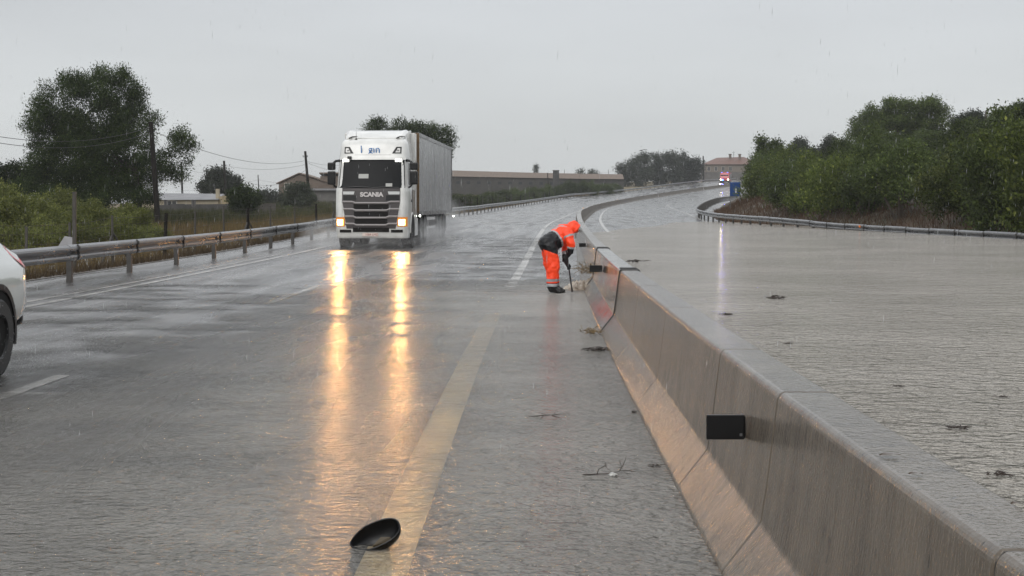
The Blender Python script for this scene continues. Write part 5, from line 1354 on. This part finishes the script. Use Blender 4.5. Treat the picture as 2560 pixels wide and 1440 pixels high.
def clump(c, n, rx, ry, h, name, label, cat, mat, r=.006, ln=.2):
    t = thing(name, c, label, cat); mb = MB()
    for k in range(n):
        p = Vector((rnd.gauss(0, rx*.5), rnd.gauss(0, ry*.5), abs(rnd.gauss(0, h*.4)))); a = rnd.uniform(0, 6.28); q = ln*rnd.uniform(.3, 1)
        p2 = p+Vector((math.cos(a)*q, math.sin(a)*q*.7, rnd.uniform(-.1, .5)*h)); mid = (p+p2)/2+Vector((0, 0, rnd.uniform(0, .3)*h))
        mb.tube([p, mid, p2], [r, r*.8, r*.4], 4)
    mb.build('stalks', mat, t)
    mb = MB()
    for k in range(n//3):
        p = Vector((rnd.gauss(0, rx*.6), rnd.gauss(0, ry*.6), abs(rnd.gauss(0, h*.3)))); a = rnd.uniform(0, 6.28); s = ln*.14
        mb.add([p, p+Vector((math.cos(a)*s, math.sin(a)*s, .4*s)), p+Vector((math.cos(a+.7)*s*1.4, math.sin(a+.7)*s*1.4, .1*s)), p+Vector((math.cos(a+1.4)*s, math.sin(a+1.4)*s, -.1*s))], [(0, 1, 2, 3)])
    mb.build('leaf_litter', mat, t); return t
clump(Vector((gx+.12, gy+.05, gz+.30)), 90, .22, .25, .22, 'debris', 'matted brown reeds caught on the barrier beside the worker', 'debris', mReed, .007, .26)
c = P(1478, 838, 18.1); clump(Vector((c.x, c.y, .02)), 46, .12, .16, .10, 'debris', 'yellow-brown reed clump against the barrier at the black strap', 'debris', mReed, .005, .15)
c = P(1492, 880, 16.1); clump(Vector((c.x, c.y, .015)), 60, .13, .08, .03, 'debris', 'flat dark mat of twigs floating beside the barrier, nearer than the reeds', 'debris', mTwig, .005, .12)
for px, py, lb_ in ((1583, 1038, 'tiny dark leaf tuft at the barrier foot, left of the headlamp glare'), (1640, 1173, 'tiny dark leaf tuft at the barrier foot beside the floating branch')):
    d = 1.63*FPX/(py-HOR); c = P(px, py, d); clump(Vector((c.x, d, .015)), 14, .02, .03, .02, 'leaf_tuft', lb_, 'debris', mTwig, .003, .05)
# floating branches
def twig(mb, pts, r): mb.tube([Vector(p) for p in pts], [r*(1-.7*k/(len(pts)-1)) for k in range(len(pts))], 5)
c = P(1525, 1195, 8.63); t = thing('branch', (c.x, c.y, .02), 'bare forked branch floating in brown water before the barrier', 'branch')
mb = MB(); k = 1/417
twig(mb, [(-62*k*1.1, 0, 0), (-33*k, .01, .002), (0, 0, .008), (25*k, 0, .022), (42*k, .02, .022), (66*k, .03, .012)], .0045)
twig(mb, [(-33*k, 0, .0), (-28*k, .01, .03), (-12*k, .02, .05), (-9*k, .02, .048)], .0038)
twig(mb, [(-9*k, .02, .045), (-13*k, .02, .075)], .002); twig(mb, [(-12*k, .02, .05), (3*k, .01, .012)], .002)
twig(mb, [(0, 0, .008), (20*k, -.03, -.005), (40*k, -.06, -.01)], .004)
twig(mb, [(24*k, 0, .022), (32*k, .01, .05), (38*k, .02, .08), (42*k, .03, .105)], .003); twig(mb, [(30*k, .01, .04), (24*k, .02, .085)], .002); twig(mb, [(28*k, .01, .04), (14*k, .0, .045)], .002)
twig(mb, [(52*k, .02, .02), (60*k, -.02, .0)], .002); twig(mb, [(34*k, 0, .02), (40*k, -.03, .01)], .002); twig(mb, [(46*k, .02, .02), (64*k, .04, .03)], .002)
mb.build('twigs', mTwig, t)
c2 = P(1532, 1192, 8.6); t = thing('litter', (c2.x, c2.y+.02, .014), 'crumpled white scrap caught in the floating forked branch', 'litter')
mb = MB(); mb.loft([[Vector((a*.022*math.cos(q)*(1+.3*math.sin(3*q+a)), a*.022*math.sin(q)*(1+.2*math.cos(5*q)), z*.7+.003*math.sin(7*q))) for q in np.linspace(0, 6.28, 13)[:-1]] for a, z in ((1.0, 0), (1.15, .010), (.8, .022), (.3, .028))]); mb.build('scrap', M('white_scrap', (.45, .45, .43), .4), t)
c = P(1380, 1049, 11.0); t = thing('branch', (c.x, c.y, .018), 'smaller dark twig floating further out than the forked branch', 'branch')
mb = MB(); k = 1/327
twig(mb, [(-58*k, 0, 0), (-20*k, .03, .01), (8*k, .02, .015), (22*k, .06, .015), (46*k, .08, .012)], .0045); twig(mb, [(-20*k, .02, .01), (-32*k, -.12, .0)], .003); twig(mb, [(0, .03, .01), (24*k, -.08, .0)], .004); twig(mb, [(4*k, .02, .012), (12*k, .1, .04)], .003)
twig(mb, [(-10*k, .02, .01), (-30*k, .10, .02)], .003); mb.build('twigs', mTwig, t)
# debris floating on the far side flood
fl = [(1585, 655, 40, 'dark leaf raft floating just beyond the barrier near the strap', .16), (1940, 747, 22, 'dark clump floating in the flood near the middle of the right half', .12), (1818, 789, 16, 'small brown lump floating closer to the barrier', .07),
      (2397, 1074, 20, 'dark clod floating near the right edge, nearest the camera', .05), (2250, 968, 12, 'small dark speck of debris on the flood above the near clod', .03), (1970, 861, 12, 'small dark speck of debris on the flood, mid distance', .035), (2505, 995, 18, 'thin brown leaf floating near the right edge', .035), (2500, 1190, 20, 'brown twig floating low at the right edge by the barrier top', .04)]
for px, py, rr, lb_, sz in fl:
    d = (CAMH-WL)*FPX/(py-HOR); c = P(px, py, d); clump(Vector((c.x, d, WL+.006)), 26, sz, sz*.8, sz*.25, 'floating_debris', lb_, 'debris', mTwig, sz*.07, sz*1.1)
# leaves stuck on the barrier top and face
mLeafD = M('wet_leaf', (.05, .03, .015), .4)
for px, py, sz, lb_ in ((2225, 1140, .035, 'dark wet leaf lying across the crack on the barrier top'), (2290, 1187, .022, 'small dark leaf on the barrier top, right of the crack'), (2545, 1262, .02, 'small reddish leaf on the barrier top at the right edge')):
    d = (CAMH-.822)*FPX/(py-HOR); c = P(px, py, d); t = thing('fallen_leaf', (c.x, d, .824), lb_, 'leaf')
    MB().loft([[(-sz, 0, 0), (-sz, .001, .003)], [(-sz*.4, -sz*.5, .004), (-sz*.4, sz*.5, .006)], [(sz*.4, -sz*.35, .006), (sz*.4, sz*.4, .003)], [(sz, 0, .001), (sz, .002, .004)]], closed=False, cap=False).build('blade', mLeafD, t)

# black plastic shell lying on the edge line: half of an oblong bowl, open to the camera
c = P(937, 1385, 6.75); t = thing('plastic_shell', (c.x, c.y, .01), 'black broken mirror-shell lying on the cream line in the foreground', 'car part')
n, m = 15, 24; V = []; th = []
def shp(u, v, grow=0):
    # u: 0 rim .. 1 pole, v around
    a = v*2*math.pi; rx = .122+grow; rz = .070+grow
    r = math.cos(u*math.pi/2); dep = .085*math.sin(u*math.pi/2)
    x = rx*math.copysign(abs(math.cos(a))**.85, math.cos(a))*r; z = rz*math.copysign(abs(math.sin(a))**.85, math.sin(a))*r
    if x < -.05: z *= 1-.35*((-x-.05)/.07)
    return Vector((x, dep+grow, z))
rot = Matrix.Rotation(R(20), 3, 'Y') @ Matrix.Rotation(R(-28), 3, 'X')
rot = Matrix.Rotation(R(-22), 3, 'Y') @ Matrix.Rotation(R(-50), 3, 'X')
mb = MB(); rings = []
for i in range(n): rings.append([rot @ shp(i/(n-1)*.985, j/m) for j in range(m)])
for i in range(n): rings.insert(0, [rot @ shp(i/(n-1)*.985, j/m, .004) for j in range(m)])
o = mb.loft(rings).build('shell', mBlackPl, t, smooth=True); o.location = (0, 0, .080)
mb = MB()
rr = []
for j in range(m+1):
    p = rot @ shp(0, j/m, .002); rr.append(p)
mb.tube(rr, .004, 6); o = mb.build('rim', mBlackPl, t); o.location = (0, 0, .080)
o = MB().add([rot @ Vector(p) for p in ((-.03, .030, -.030), (.06, .035, -.015), (.07, .05, -.03), (-.02, .055, -.04), (.02, .03, .0))], [(0, 1, 2, 3), (0, 4, 1)]).build('inner_lining', M('brown_lining', (.05, .035, .015), .25), t); o.location = (0, 0, .078)
o = MB().box(rot @ Vector((-.10, .02, -.055)), (.035, .03, .03)).build('broken_lug', mBlackPl, t, bevel=.004); o.location = (0, 0, .06)

# ------------------------------------------------------------------ rain, spray, haze
def rain():
    n = 5200; d = 7+60*nr.rand(n)**.8; x = (nr.rand(n)-.5)*.80*d; z = CAMH+(nr.rand(n)*.52-.34)*d
    gz_ = 0.05; k = z > gz_+.1; d, x, z = d[k], x[k], z[k]; n = len(d)
    ln = .025+.04*nr.rand(n)+.0012*d; wd = .0007+.0006*nr.rand(n)+.00003*d; tilt = ln*(.02+.06*nr.rand(n))
    a = nr.rand(n)*3.14; ca, sa = np.cos(a)*wd, np.sin(a)*wd
    b0 = np.stack([x, d, z], -1); b1 = np.stack([x+tilt, d, z+ln], -1); c0 = (b0+b1)/2+np.stack([ca, sa, 0*ca], -1); c1 = (b0+b1)/2-np.stack([ca, sa, 0*ca], -1)
    e1 = (b0+b1)/2+np.stack([-sa, ca, 0*ca], -1); e2 = (b0+b1)/2-np.stack([-sa, ca, 0*ca], -1)
    V = np.stack([b0, b1, c0, e1, c1, e2], 1).reshape(-1, 3); q = np.arange(n)[:, None]*6
    F = np.concatenate([q+np.array([[0, 2, 3]]), q+np.array([[0, 3, 4]]), q+np.array([[0, 4, 5]]), q+np.array([[0, 5, 2]]), q+np.array([[1, 3, 2]]), q+np.array([[1, 4, 3]]), q+np.array([[1, 5, 4]]), q+np.array([[1, 2, 5]])])
    m = M('rain_drop', (.42, .43, .44), .3)
    o = link(bpy.data.objects.new('rain', fast_mesh('rain', V, F, m))); tagp(o, 'falling raindrops over the whole road', 'rain', kind='stuff')
rain()
def droplets(name, C, s, label):
    n = len(C); s = s*(.5+nr.rand(n))[:, None]
    D = np.array([[1, 0, 0], [-1, 0, 0], [0, 1, 0], [0, -1, 0], [0, 0, 1.4], [0, 0, -1.4]])
    V = (C[:, None, :]+D[None]*s[:, None]).reshape(-1, 3); q = np.arange(n)[:, None]*6
    F = np.concatenate([q+np.array([t]) for t in ([0, 2, 4], [2, 1, 4], [1, 3, 4], [3, 0, 4], [2, 0, 5], [1, 2, 5], [3, 1, 5], [0, 3, 5])])
    tagp(link(bpy.data.objects.new(name, fast_mesh(name, V, F, bpy.data.materials['rain_drop']))), label, 'spray', kind='stuff')
Cs = []
for (x0, y0, z0, n, sx, sy, sz) in ((-5.9, 50, tz+.1, 1500, .35, .8, .25), (-3.7, 50.3, tz+.1, 1500, .4, .8, .25), (-3.5, 54, tz+.15, 1500, .3, 2, .25), (-3.2, 61, tz+.2, 2200, .35, 3, .3), (-4.8, 48.8, tz+.15, 700, .8, .5, .25)):
    n = n//3
    Cs.append(np.stack([x0+sx*nr.normal(size=n), y0+sy*nr.normal(size=n), z0+np.abs(sz*nr.normal(size=n))], -1))
droplets('spray', np.concatenate(Cs), .006, 'water spray thrown up round the wheels of the lorry')
n = 900; C_ = np.stack([-4.5+.35*np.abs(nr.normal(size=n))-.1, 13.6+.9*nr.normal(size=n), carz+.05+.30*np.abs(nr.normal(size=n))], -1)
droplets('spray', C_, .002, 'water spray round the rear wheel of the white car')
# splash crowns where the drops land on the road water
n = 5000; d = 6+30*nr.rand(n)**1.1; x = -9.5*nr.rand(n)+1.0; 
C_ = np.stack([x*(.3+.7*np.clip(d/14, 0, 1)), d, .03+.03*nr.rand(n)], -1); C_[:, 2] += surfz(d, np.minimum(C_[:, 0]-axX(d), -.4)); C_ = C_[C_[:, 0] < axX(C_[:, 1])-.5]
droplets('splashes', C_, .0014, 'tiny rain splashes jumping off the wet road')

def volbox(name, lo, hi, dens, col, noise_=None, label=None, shape=None):
    m = bpy.data.materials.new(name); m.use_nodes = True; t = m.node_tree; t.nodes.clear()
    o_ = t.nodes.new('ShaderNodeOutputMaterial'); v = t.nodes.new('ShaderNodeVolumePrincipled'); v.inputs['Density'].default_value = dens; v.inputs['Color'].default_value = tuple(col)+(1,)
    v.inputs['Anisotropy'].default_value = .3
    t.links.new(v.outputs[0], o_.inputs['Volume'])
    c = [(a+b)/2 for a, b in zip(lo, hi)]; dd = [b-a for a, b in zip(lo, hi)]
    o = MB().box(c, dd).build(name, m); tagp(o, label, kind='stuff'); return o
volbox('haze', (-1600, -120, -8), (1600, 2700, 26), .00028, (.92, .94, .96))

def mist(name, c, r, dens, label):
    m = bpy.data.materials.new(name); m.use_nodes = True; t = m.node_tree; t.nodes.clear(); n = t.nodes.new; l = t.links.new
    o_ = n('ShaderNodeOutputMaterial'); v = n('ShaderNodeVolumePrincipled'); v.inputs['Color'].default_value = (.95, .95, .95, 1)
    tcn = n('ShaderNodeTexCoord'); g = n('ShaderNodeTexGradient'); g.gradient_type = 'SPHERICAL'; l(tcn.outputs['Object'], g.inputs[0])
    z = n('ShaderNodeTexNoise'); z.inputs['Scale'].default_value = 3; l(tcn.outputs['Object'], z.inputs[0])
    mr_ = n('ShaderNodeMapRange'); l(z.outputs[0], mr_.inputs[0]); mr_.inputs[1].default_value = .35; mr_.inputs[2].default_value = .65; mr_.inputs[3].default_value = .3; mr_.inputs[4].default_value = 1.6
    a = n('ShaderNodeMath'); a.operation = 'MULTIPLY'; l(g.outputs[0], a.inputs[0]); l(mr_.outputs[0], a.inputs[1])
    b = n('ShaderNodeMath'); b.operation = 'MULTIPLY'; l(a.outputs[0], b.inputs[0]); b.inputs[1].default_value = dens; l(b.outputs[0], v.inputs['Density']); l(v.outputs[0], o_.inputs['Volume'])
    bm = bmesh.new(); bmesh.ops.create_icosphere(bm, subdivisions=3, radius=1); me = bpy.data.meshes.new(name); bm.to_mesh(me); bm.free(); me.materials.append(m)
    o = link(bpy.data.objects.new(name, me)); o.location = c; o.scale = r; tagp(o, label, kind='stuff')
mist('spray_mist', (-3.2, 56, tz+.35), (.9, 7.5, .8), .30, 'pale mist thrown up along the near side of the lorry wheels')
mist('spray_mist', (-4.8, 49.2, tz+.15), (1.9, 1.2, .5), .30, 'pale mist under the lorry bumper')
mist('spray_mist', (-2.9, 64, tz+.6), (1.2, 5, 1.3), .25, 'pale mist trailing behind the lorry')
mist('spray_mist', (-6.6, 51, tz+.3), (1.0, 3, .8), .3, 'pale mist between the lorry and the left crash barrier')
0 and mist('spray_mist', (-4.3, 14.6, carz+.25), (.9, 1.8, .7), .28, 'pale mist behind the rear wheel of the white car')
